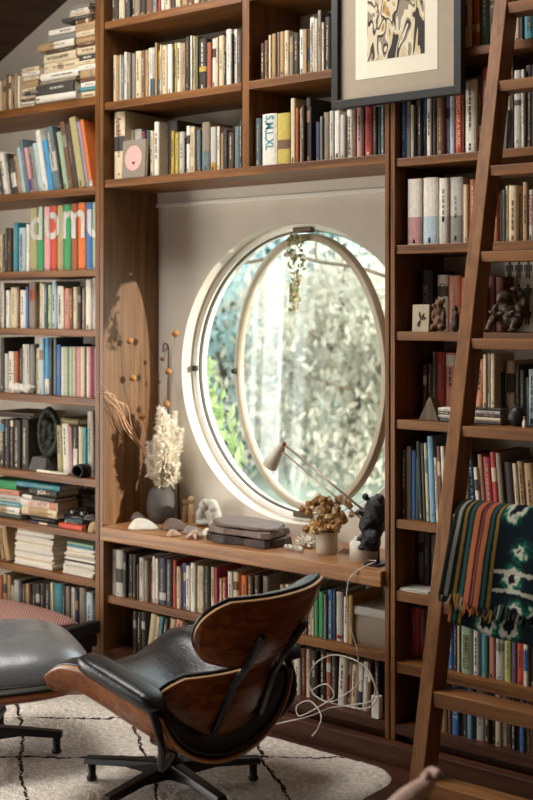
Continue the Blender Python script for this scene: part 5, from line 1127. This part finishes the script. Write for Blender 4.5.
for j in range(ny+1):
    rr = []
    for i in range(nx+1):
        u, v = i/nx, j/ny; x, y = xa+(xb-xa)*u, ya+(yb_-ya)*v
        # rounded, wavering border
        ex, ey = min(x-xa, xb-x), min(y-ya, yb_-y)
        k = noise.noise((x*2.2, y*2.2, 4))*.03
        if xb-x < .13 and yb_-y < .13:
            q = Vector((x-(xb-.13), y-(yb_-.13))); 
            if q.length > .13: q = q.normalized()*.13
            mxx = max(abs(x-(xb-.13)), abs(y-(yb_-.13))); d = Vector((x-(xb-.13), y-(yb_-.13)))
            if d.length > 1e-6: d = d.normalized()*mxx; x, y = xb-.13+d.x, yb_-.13+d.y
        e_ = min(ex, ey); hgt = .022*min(1, (e_/.04)**.5 if e_ > 0 else 0)
        z = .002+hgt*(.8+.22*noise.noise((x*45, y*45, 0))+.12*noise.noise((x*110, y*110, 2)))
        if e_ < .02: x += k*.4; y += k*.4*0
        rr.append(bm.verts.new((x, y, max(.002, z))))
    g.append(rr)
for j in range(ny):
    for i in range(nx): bm.faces.new((g[j][i], g[j][i+1], g[j+1][i+1], g[j+1][i]))
tag(finish('rug', bm, m, None, True), 'cream shaggy rug with thin dark diamond lines on the floor', 'rug')

# ------------------------------------------------------------------ lounge chair
CHX, CHY, CHR = -2.81, -.76, math.radians(180)
t = thing('lounge_chair', 'black leather lounge chair with curved wooden shells seen from behind', 'armchair', (CHX, CHY, .026), CHR)
def sq(a, b, k):                                  # rounded-rectangle mapping of the unit square
    return a*(1-k+k*math.sqrt(max(0, 1-b*b/2))), b*(1-k+k*math.sqrt(max(0, 1-a*a/2)))
def back_fn(c, lean, W, H, curl, curlv, k=.72, pw=2.2, dy=0, off=0):
    U = Vector((-math.sin(lean), 0, math.cos(lean))); N = Vector((math.cos(lean), 0, math.sin(lean))); c = Vector(c)
    def pos(a, b):
        a2, b2 = sq(a, b, k)
        return c+U*(b2*H/2)+Vector((0, a2*W/2, 0))+N*(curl*abs(a2)**pw+curlv*b2*b2+off)
    def fn(a, b):
        e = .01; p = pos(a, b)
        n = (pos(min(1, a+e), b)-pos(max(-1, a-e), b)).cross(pos(a, min(1, b+e))-pos(a, max(-1, b-e)))
        if n.length < 1e-9: n = N.copy()
        n.normalize()
        if n.dot(N) < 0: n = -n
        return p, n
    return fn
HEAD = dict(c=(-.465, 0, .605), lean=math.radians(30), W=.60, H=.285, curl=.11, curlv=.02)
LOWB = dict(c=(-.305, 0, .33), lean=math.radians(26), W=.64, H=.32, curl=.13, curlv=.02)
EDGE = plain('veneer_edge', 'b58a5c', .4, .1, 60)
def cushion(bm, fn, th, k=.0):
    """leather pad swelling from the inside of a shell"""
    nu, nv = 30, 22; A_, B_ = [], []
    for j in range(nv+1):
        ra, rb_ = [], []
        for i in range(nu+1):
            a, b_ = -1+2*i/nu, -1+2*j/nv; p, n = fn(a*.97, b_*.96)
            s = (1-abs(a)**5)*(1-abs(b_)**5)
            dim = 1-.10*math.exp(-((a*3)**2+((b_)*3.2)**2))
            w_ = .004*noise.noise((a*6, b_*5, 1.7))
            ra.append(bm.verts.new(p)); rb_.append(bm.verts.new(p+n*(th*(.25+.75*max(0, s)**.55)*dim+w_)))
        A_.append(ra); B_.append(rb_)
    for j in range(nv):
        for i in range(nu):
            bm.faces.new((A_[j][i], A_[j+1][i], A_[j+1][i+1], A_[j][i+1])); bm.faces.new((B_[j][i], B_[j][i+1], B_[j+1][i+1], B_[j+1][i]))
    for i in range(nu):
        bm.faces.new((A_[0][i], A_[0][i+1], B_[0][i+1], B_[0][i])); bm.faces.new((A_[nv][i], B_[nv][i], B_[nv][i+1], A_[nv][i+1]))
    for j in range(nv):
        bm.faces.new((A_[j][0], B_[j][0], B_[j+1][0], A_[j+1][0])); bm.faces.new((A_[j][nu], A_[j+1][nu], B_[j+1][nu], B_[j][nu]))
def piping(parent, fn, th, r=.005):
    pts = []
    for i in range(61):
        s = i/60*4; q = s % 1
        a, b_ = ((-1+2*q, -1) if s < 1 else (1, -1+2*q) if s < 2 else (1-2*q, 1) if s < 3 else (-1, 1-2*q))
        p, n = fn(a*.985, b_*.985); pts.append(p+n*th)
    pts[-1] = pts[0].copy(); bm = bmesh.new(); tube(bm, pts, r, 6); finish('piping', bm, LEATHER, parent, True)
for nm, sp_ in (('headrest', HEAD), ('backrest', LOWB)):
    fn = back_fn(**sp_); bm = bmesh.new(); patch(bm, fn, 32, 20, .011, 0, 0, 1)
    sh_ = finish(nm+'_shell', bm, [ROSE, EDGE], t, True)
    fn2 = back_fn(off=.012, **sp_); bm = bmesh.new(); cushion(bm, fn2, .075); cu_ = finish(nm+'_cushion', bm, LEATHER, t, True)
    piping(cu_, fn2, .012)
# seat shell: low behind, rising sides, front edge rolled down
def seat_pos(a, b, off=0):
    a2, b2 = sq(a, b, .3)
    x = .01+b2*.29; zz = .15+.165*(b2+1)/2+.02*b2*b2-(.05*max(0, b2-.55)**2/.2)
    ph = a2*PI/2*.96; side = 1-math.cos(ph)
    zz += side*(.235-.01*b2-.10*max(0, b2)**2); y = .338*math.sin(ph)
    return Vector((x, y, zz))
def seat_fn(a, b):
    e = .01; p = seat_pos(a, b)
    n = (seat_pos(min(1, a+e), b)-seat_pos(max(-1, a-e), b)).cross(seat_pos(a, min(1, b+e))-seat_pos(a, max(-1, b-e)))
    n.normalize()
    if n.dot(Vector((0, -p.y, .25))) < 0: n = -n
    return p, n
bm = bmesh.new(); patch(bm, seat_fn, 32, 24, .012, 0, 0, 1); finish('seat_shell', bm, [ROSE, EDGE], t, True)
def seat_fn2(a, b):
    p, n = seat_fn(a, b); return p+n*.013, n
bm = bmesh.new(); cushion(bm, seat_fn2, .11); c_ = finish('seat_cushion', bm, GREYLEATHER, t, True); piping(c_, seat_fn2, .014)
for s in (1, -1):
    bm = bmesh.new()
    prof = []
    n = 14; L0, L1 = -.275, .095
    rings = []
    for i in range(n+1):
        f = i/n; x = L0+(L1-L0)*f; wid = .046*(1-abs(2*f-1)**6)**.5+.004; hg = .026*(1-abs(2*f-1)**6)**.5+.003
        zc_l = .432+.07*f-.012*(1-f)**3; yy = s*(.345-.012*f)
        rings.append([bm.verts.new((x, yy+wid*math.copysign(abs(math.cos(q))**.6, math.cos(q)), zc_l+hg*math.copysign(abs(math.sin(q))**.6, math.sin(q)))) for q in [2*PI*k/18 for k in range(18)]])
    for A_, B_ in zip(rings, rings[1:]):
        for k in range(18): bm.faces.new((A_[k], A_[(k+1) % 18], B_[(k+1) % 18], B_[k]))
    bm.faces.new(rings[0][::-1]); bm.faces.new(rings[-1])
    finish('armrest', bm, LEATHER, t, True)
    bm = bmesh.new(); tube(bm, smoothpts([(-.22, s*.34, .412), (-.255, s*.33, .30), (-.2, s*.27, .2), (-.1, s*.12, .17)], 6), .013, 8); finish('arm_bracket', bm, BLACK, t, True)
    # braces joining headrest and back
    fa, fb = back_fn(off=-.012, **HEAD), back_fn(off=-.012, **LOWB)
    pts = [fa(s*.36, .1)[0], fa(s*.36, -.75)[0], fb(s*.36, .75)[0], fb(s*.36, -.35)[0]]
    bm = bmesh.new()
    for A_, B_ in zip(pts, pts[1:]):
        d = (B_-A_).normalized(); sd = Vector((0, 1, 0)); nn = d.cross(sd)
        q = [A_-sd*.014, A_+sd*.014, B_+sd*.014, B_-sd*.014]
        v = [bm.verts.new(p_+nn*h_) for h_ in (.008, -.008) for p_ in q]
        for f in ((0, 1, 2, 3), (7, 6, 5, 4), (0, 4, 5, 1), (1, 5, 6, 2), (2, 6, 7, 3), (3, 7, 4, 0)): bm.faces.new([v[i] for i in f])
    finish('back_brace', bm, BLACK, t, bevel=.003)
def star_base(parent, n, R, cx, cz, a0, hub_top, top_name='seat_plate'):
    bm = bmesh.new(); lathe(bm, [(.045, cz-.03), (.045, cz+.02), (.026, cz+.03), (.026, hub_top), (.07, hub_top+.004), (.07, hub_top+.012)], 24, cx, 0); finish('pedestal', bm, BLACK, parent, True)
    for k in range(n):
        a = a0+2*PI*k/n; bm = bmesh.new(); c_, s_ = math.cos(a), math.sin(a)
        prof = [(.02, cz+.02, cz-.03, .03), (R*.5, cz+.012, cz-.012, .027), (R, cz+.0, cz-.022, .023)]
        rr = []
        for d, zt__, zb__, w_ in prof:
            rr.append([bm.verts.new((cx+d*c_-yy*s_, d*s_+yy*c_, zz)) for yy, zz in ((-w_*.7, zt__), (w_*.7, zt__), (w_, zb__), (-w_, zb__))])
        for A_, B_ in zip(rr, rr[1:]):
            for q in range(4): bm.faces.new((A_[q], A_[(q+1) % 4], B_[(q+1) % 4], B_[q]))
        bm.faces.new(rr[0][::-1]); bm.faces.new(rr[-1])
        lg = finish('leg', bm, BLACK, parent, bevel=.004)
        bm = bmesh.new(); lathe(bm, [(.017, -.004), (.019, .004), (.014, .012), (.014, cz-.018)], 14, cx+(R-.022)*c_, (R-.022)*s_); finish('foot', bm, BLACK, lg, True)
star_base(t, 5, .315, .015, .075, math.radians(-51.5), .16)

# ------------------------------------------------------------------ ottoman
OX, OY, OR = -3.60, -.93, math.radians(150)
t = thing('ottoman', 'button-tufted dark leather ottoman with a bright sheen', 'ottoman', (OX, OY, .026), OR)
OTM = plain('sheeny_leather', '6c6f71', .3, .12, 25, .15, bscale=110, spec=.8)
OTM.node_tree.nodes['Principled BSDF'].inputs['Coat Weight'].default_value = 1.0; OTM.node_tree.nodes['Principled BSDF'].inputs['Coat Roughness'].default_value = .3
bm = bmesh.new(); nu = 48; nv = 18; W_, D_ = .37, .32; rows = []
def ott(a, f):
    c_, s_ = math.cos(a), math.sin(a); k = (abs(c_)**4.2+abs(s_)**4.2)**(-1/4.2)
    return Vector((k*c_*D_*f, k*s_*W_*f, 0))
prof = [(.55, .262), (.8, .264), (.95, .275), (1.0, .3), (1.0, .325), (.975, .352), (.92, .38), (.83, .402), (.7, .421), (.55, .433), (.36, .434), (.2, .418), (.1, .396), (.06, .385), (.03, .382)]
for f, z in prof:
    rr = []
    for i in range(nu):
        a = 2*PI*i/nu; p = ott(a, f); p.z = z+(.006*noise.noise((p.x*14, p.y*14, z*9))+.006*math.cos(4*a)*(f < .5)*f)*(1 if z > .27 else 0); rr.append(bm.verts.new(p))
    rows.append(rr)
for A_, B_ in zip(rows, rows[1:]):
    for i in range(nu): bm.faces.new((A_[i], A_[(i+1) % nu], B_[(i+1) % nu], B_[i]))
bm.faces.new(rows[0][::-1]); bm.faces.new(rows[-1])
cu_ = finish('cushion', bm, OTM, t, True); ss = cu_.modifiers.new('sub', 'SUBSURF'); ss.levels = 1; ss.render_levels = 1
bm = bmesh.new(); ball(bm, (0, 0, .388), (.022, .022, .012), 3); finish('button', bm, plain('button_leather', '2c4256', .4, .1, 40), cu_, True)
bm = bmesh.new(); tube(bm, [ott(2*PI*i/60, 1.005)+Vector((0, 0, .318)) for i in range(61)], .0045, 6); finish('piping', bm, LEATHER, cu_, True)
bm = bmesh.new(); rows = []
for f, z in ((.15, .225), (.5, .228), (.8, .24), (.96, .262), (1.01, .285), (1.0, .29), (.95, .268), (.8, .25), (.4, .24)):
    rows.append([bm.verts.new(ott(2*PI*i/nu, f)+Vector((0, 0, z))) for i in range(nu)])
for A_, B_ in zip(rows, rows[1:]):
    for i in range(nu): bm.faces.new((A_[i], A_[(i+1) % nu], B_[(i+1) % nu], B_[i]))
bm.faces.new(rows[0][::-1]); finish('shell', bm, ROSE, t, True)
star_base(t, 4, .29, 0, .075, math.radians(-112), .215)

# ------------------------------------------------------------------ low stool with a woven cushion by the gable bookcase
m, nt, b = newmat('woven_red_cushion')
tc = nd(nt, 'ShaderNodeTexCoord'); w1 = nd(nt, 'ShaderNodeTexWave'); w1.inputs['Scale'].default_value = 45; w1.bands_direction = 'DIAGONAL'; nt.links.new(tc.outputs['Object'], w1.inputs['Vector'])
w2 = nd(nt, 'ShaderNodeTexWave'); w2.inputs['Scale'].default_value = 70; w2.bands_direction = 'Y'; nt.links.new(tc.outputs['Object'], w2.inputs['Vector'])
ml = nd(nt, 'ShaderNodeMath', operation='MULTIPLY'); nt.links.new(w1.outputs['Fac'], ml.inputs[0]); nt.links.new(w2.outputs['Fac'], ml.inputs[1])
r = nd(nt, 'ShaderNodeValToRGB'); e = r.color_ramp.elements; e[0].position = .1; e[0].color = (*lin('8c4a42'), 1); e[1].position = .6; e[1].color = (*lin('c9b3a0'), 1); nt.links.new(ml.outputs[0], r.inputs['Fac']); nt.links.new(r.outputs[0], b.inputs['Base Color']); b.inputs['Roughness'].default_value = .95
sx0, sx1 = px2(-60, -.25), px2(62, -.25); zst = atz(30, 612, .5).z
zs = at(40, 618, -.25).z
t = thing('stool', 'low black stool with a red woven cushion beside the gable bookcase', 'stool', ((sx0+sx1)/2, -.27, 0))
w_ = (sx1-sx0)/2
bm = bmesh.new()
ball(bm, (0, 0, 0), (w_*.97, .19, .042), 4)
for v in bm.verts:
    v.co.x = math.copysign(min(abs(v.co.x)*1.25, w_*.95), v.co.x); v.co.y = math.copysign(min(abs(v.co.y)*1.2, .185), v.co.y); v.co.z += zs-.036
cu_ = finish('cushion', bm, m, t, True)
BW = plain('black_wood', '191513', .5, .2, 40)
boxo('seat_frame', (-w_, w_+.03, -.2, .2, zs-.13, zs-.08), BW, t, .004)
for sx in (-1, 1):
    boxo('armrest', (sx*w_-.02+.02*(sx > 0), sx*w_+.02+.02*(sx > 0), -.21, .21, zs-.075, zs-.02) if sx > 0 else (-w_-.02, -w_+.02, -.21, .21, zs-.075, zs-.02), BW, t, .006)
    for sy in (-1, 1): boxo('leg', (sx*(w_-.02)-.018, sx*(w_-.02)+.018, sy*.18-.018, sy*.18+.018, 0, zs-.131), BW, t, .003)

# ------------------------------------------------------------------ knotted cloth near the camera
def atd(px, py, dep):
    lat = (px-266.5)/FPX*dep; return Vector((lat*CS-dep*SN, lat*SN+dep*CS-DIST, EYE-(py-HOR)/FPX*dep))
m = plain('pale_pink_cloth', 'c7a596', .9, .15, 30, .3)
c0 = atd(404, 806, 2.6); zf = c0.z
pts = [atd(380, 830, 2.5), atd(404, 803, 2.56), atd(420, 790, 2.6), atd(428, 783, 2.62), atd(427, 776, 2.62), atd(432, 771, 2.62), atd(439, 775, 2.6)]
t = thing('draped_stand', 'pale pink knotted cloth tied on a stand near the ladder foot', 'cloth', (pts[2].x, pts[2].y, .0))
l0 = t.location
bm = bmesh.new(); P = smoothpts([p-l0 for p in pts], 6); n = len(P)
tube(bm, P, [max(.006, .034-.028*(i/n)**.7) if i < n*.66 else .0095 for i in range(n)], 12); finish('cloth', bm, m, t, True)
bm = bmesh.new(); tube(bm, [p-Vector((0, 0, 0))+Vector((.012-.008*i/n, -.012, .004)) for i, p in enumerate(P[:int(n*.7)])], .0035, 6); finish('red_edging', bm, plain('red_trim', '9a4a40', .9), t, True)
q = P[0]; bm = bmesh.new(); tube(bm, [(q.x, q.y, 0), (q.x, q.y, q.z*.5), (q.x, q.y, q.z+.01)], .02, 12); tube(bm, [(q.x, q.y, 0), (q.x, q.y, .02)], [.14, .13], 24); finish('stand', bm, BW, t, True)
# ------------------------------------------------------------------ outside: trees on a slope
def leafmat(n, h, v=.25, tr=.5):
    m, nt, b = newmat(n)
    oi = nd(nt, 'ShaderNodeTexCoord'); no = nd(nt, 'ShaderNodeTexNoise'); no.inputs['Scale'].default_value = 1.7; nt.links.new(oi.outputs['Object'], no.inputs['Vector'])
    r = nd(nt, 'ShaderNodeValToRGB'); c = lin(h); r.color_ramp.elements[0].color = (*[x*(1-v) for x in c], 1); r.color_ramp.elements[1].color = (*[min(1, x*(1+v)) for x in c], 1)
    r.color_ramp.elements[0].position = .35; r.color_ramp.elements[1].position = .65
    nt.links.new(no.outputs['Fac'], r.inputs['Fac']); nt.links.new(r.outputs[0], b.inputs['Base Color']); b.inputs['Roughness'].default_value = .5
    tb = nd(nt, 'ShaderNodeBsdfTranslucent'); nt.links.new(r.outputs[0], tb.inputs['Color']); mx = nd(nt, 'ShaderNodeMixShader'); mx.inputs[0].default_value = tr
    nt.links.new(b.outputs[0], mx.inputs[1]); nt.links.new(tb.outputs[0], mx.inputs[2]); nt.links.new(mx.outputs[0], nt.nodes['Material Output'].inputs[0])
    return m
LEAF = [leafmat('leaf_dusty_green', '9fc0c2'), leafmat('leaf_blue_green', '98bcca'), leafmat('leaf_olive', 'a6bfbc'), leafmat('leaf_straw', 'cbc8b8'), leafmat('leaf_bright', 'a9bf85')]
BARK = plain('bark', '6d6152', .9, .3, 12, .5)
def crown(bm, blobs, n, size, fl=1.0):
    tot = sum(b[1][0]*b[1][1] for b in blobs)
    for c, r in blobs:
        k = int(n*r[0]*r[1]/tot)
        for _ in range(k):
            d = Vector((random.gauss(0, 1), random.gauss(0, 1), random.gauss(0, 1))).normalized()*random.random()**.4
            p = Vector(c)+Vector((d.x*r[0], d.y*r[1], d.z*r[2])); s = size*random.uniform(.6, 1.3)
            M3 = Euler((random.uniform(0, 6.3), random.uniform(0, 6.3), random.uniform(0, 6.3))).to_matrix()
            v = [bm.verts.new(p+M3 @ Vector(q)*s) for q in ((-1, 0, 0), (0, -.45, .1), (1, 0, 0), (0, .45, .1))]
            bm.faces.new(v)
def tree(name, label, x, y, zg, h, w_, mat, n, size, seed, low=.0):
    random.seed(seed)
    t = thing(name, label, 'tree', (x, y, zg), 0, 'trees on the slope outside the window')
    bm = bmesh.new(); blobs = []
    for k in range(11):
        f = random.random(); zz = h*(low+(.95-low)*f); rr = w_*(.34+.22*math.sin(PI*min(1, f+.15)))*random.uniform(.7, 1.1)
        a = random.uniform(0, 6.3); d = w_*.42*random.random()
        blobs.append(((d*math.cos(a), d*math.sin(a), zz), (rr*.75, rr*.75, rr*.65)))
    crown(bm, blobs, n, size); finish('foliage', bm, mat, t)
    bm = bmesh.new(); tube(bm, smoothpts([(0, 0, -.3), (.05*w_, 0, h*.35), (-.03*w_, .02, h*.7), (0, 0, h*.9)], 5), [.035*h*(1-.045*i) for i in range(16)], 8)
    for k in range(4):
        a = k*1.7+seed; z_ = h*(.3+.12*k); tube(bm, [(0, 0, z_), (w_*.2*math.cos(a), w_*.2*math.sin(a), z_+.1*h), (w_*.42*math.cos(a), w_*.42*math.sin(a), z_+.16*h)], [.014*h, .01*h, .004*h], 6)
    finish('trunk', bm, BARK, t, True)
# slope behind the house
bm = bmesh.new(); g = []
for j in range(31):
    rr = []
    for i in range(41):
        x, y = -34+50*i/40, .56+34*j/30; f = max(0, (y-2.0)/20)
        rr.append(bm.verts.new((x, y, -.25+f**1.25*7+.25*noise.noise((x*.4, y*.4, 0))*min(1, f*5))))
    g.append(rr)
for j in range(30):
    for i in range(40): bm.faces.new((g[j][i], g[j][i+1], g[j+1][i+1], g[j+1][i]))
o = finish('hillside', bm, plain('dry_grass_slope', '8f9c8c', 1, .3, 2, .3), None, True); o['kind'] = 'structure'
def gz(y): return -.25+max(0, (y-2.0)/20)**1.25*7
CP = Vector((0, -DIST))
def spot(px, dist):
    u = (px-266.5)/FPX; d = Vector((u*CS-SN, u*SN+CS)); d.normalize(); return CP+d*dist
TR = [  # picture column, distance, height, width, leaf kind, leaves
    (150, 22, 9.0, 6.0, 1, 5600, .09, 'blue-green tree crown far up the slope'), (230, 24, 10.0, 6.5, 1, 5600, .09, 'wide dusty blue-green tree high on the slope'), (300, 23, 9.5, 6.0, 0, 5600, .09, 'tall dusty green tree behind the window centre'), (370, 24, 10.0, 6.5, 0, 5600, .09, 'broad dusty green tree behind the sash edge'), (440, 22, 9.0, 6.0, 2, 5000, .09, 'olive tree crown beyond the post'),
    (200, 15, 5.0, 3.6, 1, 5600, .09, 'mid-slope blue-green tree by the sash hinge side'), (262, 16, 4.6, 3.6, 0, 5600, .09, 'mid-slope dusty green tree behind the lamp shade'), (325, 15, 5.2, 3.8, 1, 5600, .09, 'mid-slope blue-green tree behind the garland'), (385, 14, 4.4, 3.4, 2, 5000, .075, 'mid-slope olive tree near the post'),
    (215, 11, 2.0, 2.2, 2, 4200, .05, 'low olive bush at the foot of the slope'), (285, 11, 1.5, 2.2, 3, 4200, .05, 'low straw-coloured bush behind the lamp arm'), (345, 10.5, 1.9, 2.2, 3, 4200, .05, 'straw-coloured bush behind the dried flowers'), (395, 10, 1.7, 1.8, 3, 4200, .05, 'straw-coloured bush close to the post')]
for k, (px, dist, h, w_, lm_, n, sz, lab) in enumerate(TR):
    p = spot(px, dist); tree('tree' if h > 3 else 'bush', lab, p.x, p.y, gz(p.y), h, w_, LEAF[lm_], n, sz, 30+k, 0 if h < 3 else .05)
# leafy shrub close to the glass
p = spot(205, 6.35); random.seed(77)
t = thing('shrub', 'bright green shrub close outside the lower edge of the window', 'shrub', (p.x, p.y, gz(p.y)))
bm = bmesh.new(); crown(bm, [((0, 0, .55), (.2, .2, .5)), ((.05, 0, 1.15), (.16, .16, .35)), ((-.15, .1, .9), (.2, .2, .4)), ((.0, 0, 1.45), (.1, .1, .2))], 900, .04); finish('foliage', bm, LEAF[4], t)
bm = bmesh.new(); tube(bm, [(0, 0, -.2), (.02, 0, .7), (0, 0, 1.5)], [.02, .014, .006], 8); finish('stem', bm, BARK, t, True)
# bare branch across the upper pane
t = thing('bare_branch', 'bare dark branch hanging across the top of the window view', 'branch', (0, 0, 0)); 
P = [at(a, b, 2.2) for a, b in ((200, 268), (250, 262), (290, 255), (320, 262), (360, 268), (410, 285))]; t.location = P[0]; c = P[0].copy()
bm = bmesh.new(); tube(bm, smoothpts([q-c for q in P], 5), .012, 6); finish('limb', bm, BARK, t, True)
bm = bmesh.new(); tube(bm, smoothpts([at(317, 262, 2.2)-c, at(316, 245, 2.25)-c, at(322, 230, 2.3)-c], 4), .008, 6); finish('twig', bm, BARK, t, True)
# ------------------------------------------------------------------ the smallest and half-hidden books become one filling
def shown(o):
    bpy.context.view_layer.update
    xs, ys = [], []
    M4 = Matrix.Translation(o.location) @ o.rotation_euler.to_matrix().to_4x4()
    hx = max(v.co.x for v in o.data.vertices); hz = max(v.co.z for v in o.data.vertices)
    for c in ((-hx, 0, 0), (hx, 0, 0), (-hx, 0, hz), (hx, 0, hz)):
        q = M4 @ Vector(c); dep = -q.x*SN+(q.y+DIST)*CS; lat = q.x*CS+(q.y+DIST)*SN
        xs.append(266.5+FPX*lat/dep); ys.append(HOR+(EYE-q.z)*FPX/dep)
    w_ = min(533, max(xs))-max(0, min(xs)); h_ = min(800, max(ys))-max(0, min(ys))
    if w_ <= 0 or h_ <= 0: return 0
    a = w_*h_; cx, cy = sum(xs)/4, sum(ys)/4
    if 190 < cx < 325 and cy > 572+(325-cx)*.4: a *= .25            # behind the lounge chair
    if cx < 100 and cy > 610: a *= .4
    if cx > 430 and 505 < cy < 635: a *= .2
    if 331 < cx < 461 and cy < 100: a *= .3
    return a
bks = [o for o in COL.objects if o.parent is None and o.type == 'MESH' and o.name.split('.')[0] == 'book']
sc_ = sorted(((shown(o), o.name) for o in bks), reverse=True)
rest = [bpy.data.objects[n] for a, n in sc_[298:] if a > 0]; gone = [bpy.data.objects[n] for a, n in sc_ if a <= 0]
bm = bmesh.new(); mats, idx = [], {}
for o in rest:
    M4 = Matrix.Translation(o.location) @ o.rotation_euler.to_matrix().to_4x4()
    for q in [o]+list(o.children):
        me = q.data; off_ = len(bm.faces); nv_ = len(bm.verts)
        vv = [bm.verts.new(M4 @ v.co) for v in me.vertices]
        for p_ in me.polygons:
            mt = me.materials[p_.material_index]
            if mt.name not in idx: idx[mt.name] = len(mats); mats.append(mt)
            bm.faces.new([vv[i] for i in p_.vertices]).material_index = idx[mt.name]
me = bpy.data.meshes.new('books'); bm.to_mesh(me); bm.free()
for m_ in mats: me.materials.append(m_)
o = bpy.data.objects.new('books', me); COL.objects.link(o)
tag(o, 'slimmer and half-hidden books filling the shelves between the others', 'books', None, 'stuff')
for q in rest+gone:
    for c in list(q.children): bpy.data.objects.remove(c)
    bpy.data.objects.remove(q)
# ------------------------------------------------------------------ light
w = bpy.data.worlds.new('world'); SC.world = w; w.use_nodes = True
nt = w.node_tree; bg = nt.nodes['Background']
sky = nd(nt, 'ShaderNodeTexSky'); sky.sky_type = 'NISHITA'; sky.sun_disc = False; sky.sun_elevation = math.radians(28); sky.sun_rotation = math.radians(110); sky.air_density = 1.2; sky.dust_density = 3
mixn = nd(nt, 'ShaderNodeMixRGB'); mixn.inputs[0].default_value = .65; mixn.inputs[2].default_value = (.9, .97, 1.0, 1)
gain = nd(nt, 'ShaderNodeMixRGB', blend_type='MULTIPLY'); gain.inputs[0].default_value = 1; gain.inputs[2].default_value = (.12, .12, .12, 1)
nt.links.new(sky.outputs[0], gain.inputs[1]); nt.links.new(gain.outputs[0], mixn.inputs[1]); nt.links.new(mixn.outputs[0], bg.inputs['Color']); bg.inputs['Strength'].default_value = 6.6
def lamp(name, typ, loc, direction, energy, color, **k):
    l = bpy.data.lights.new(name, typ); l.energy = energy; l.color = color
    for a, b in k.items(): setattr(l, a, b)
    o = bpy.data.objects.new(name, l); COL.objects.link(o); o.location = loc
    o.rotation_euler = Vector(direction).to_track_quat('-Z', 'Y').to_euler(); return o
lamp('sun', 'SUN', (6, 6, 6), (-1, -.42, -.23), 8.5, (1, .93, .82), angle=math.radians(1.0))
lamp('daylight_side_window', 'AREA', (XEND-.16, -2.5, .95), (1, .12, .02), 150, (1, .89, .75), shape='RECTANGLE', size=1.6, size_y=2.8)
lamp('daylight_rear_window', 'AREA', (-3.9, -5.4, 1.35), (.1, 1, 0), 12, (1, .92, .81), shape='RECTANGLE', size=1.0, size_y=1.1)
lamp('added_skylight', 'AREA', ((SKX0+SKX1)/2-.1, (SKY0+SKY1)/2, zc((SKX0+SKX1)/2)+.25), (SL, 0, -1), 130, (1, .95, .88), shape='RECTANGLE', size=1.6, size_y=1.2)  # lamp over the added skylight, lights the leather from above
SC.view_settings.view_transform = 'Standard'; SC.view_settings.look = 'None'; SC.view_settings.gamma = 1; SC.view_settings.use_curve_mapping = False
SC.view_settings.exposure = -0.45
SC.cycles.use_denoising = True
SC.cycles.max_bounces = 8; SC.cycles.transparent_max_bounces = 12
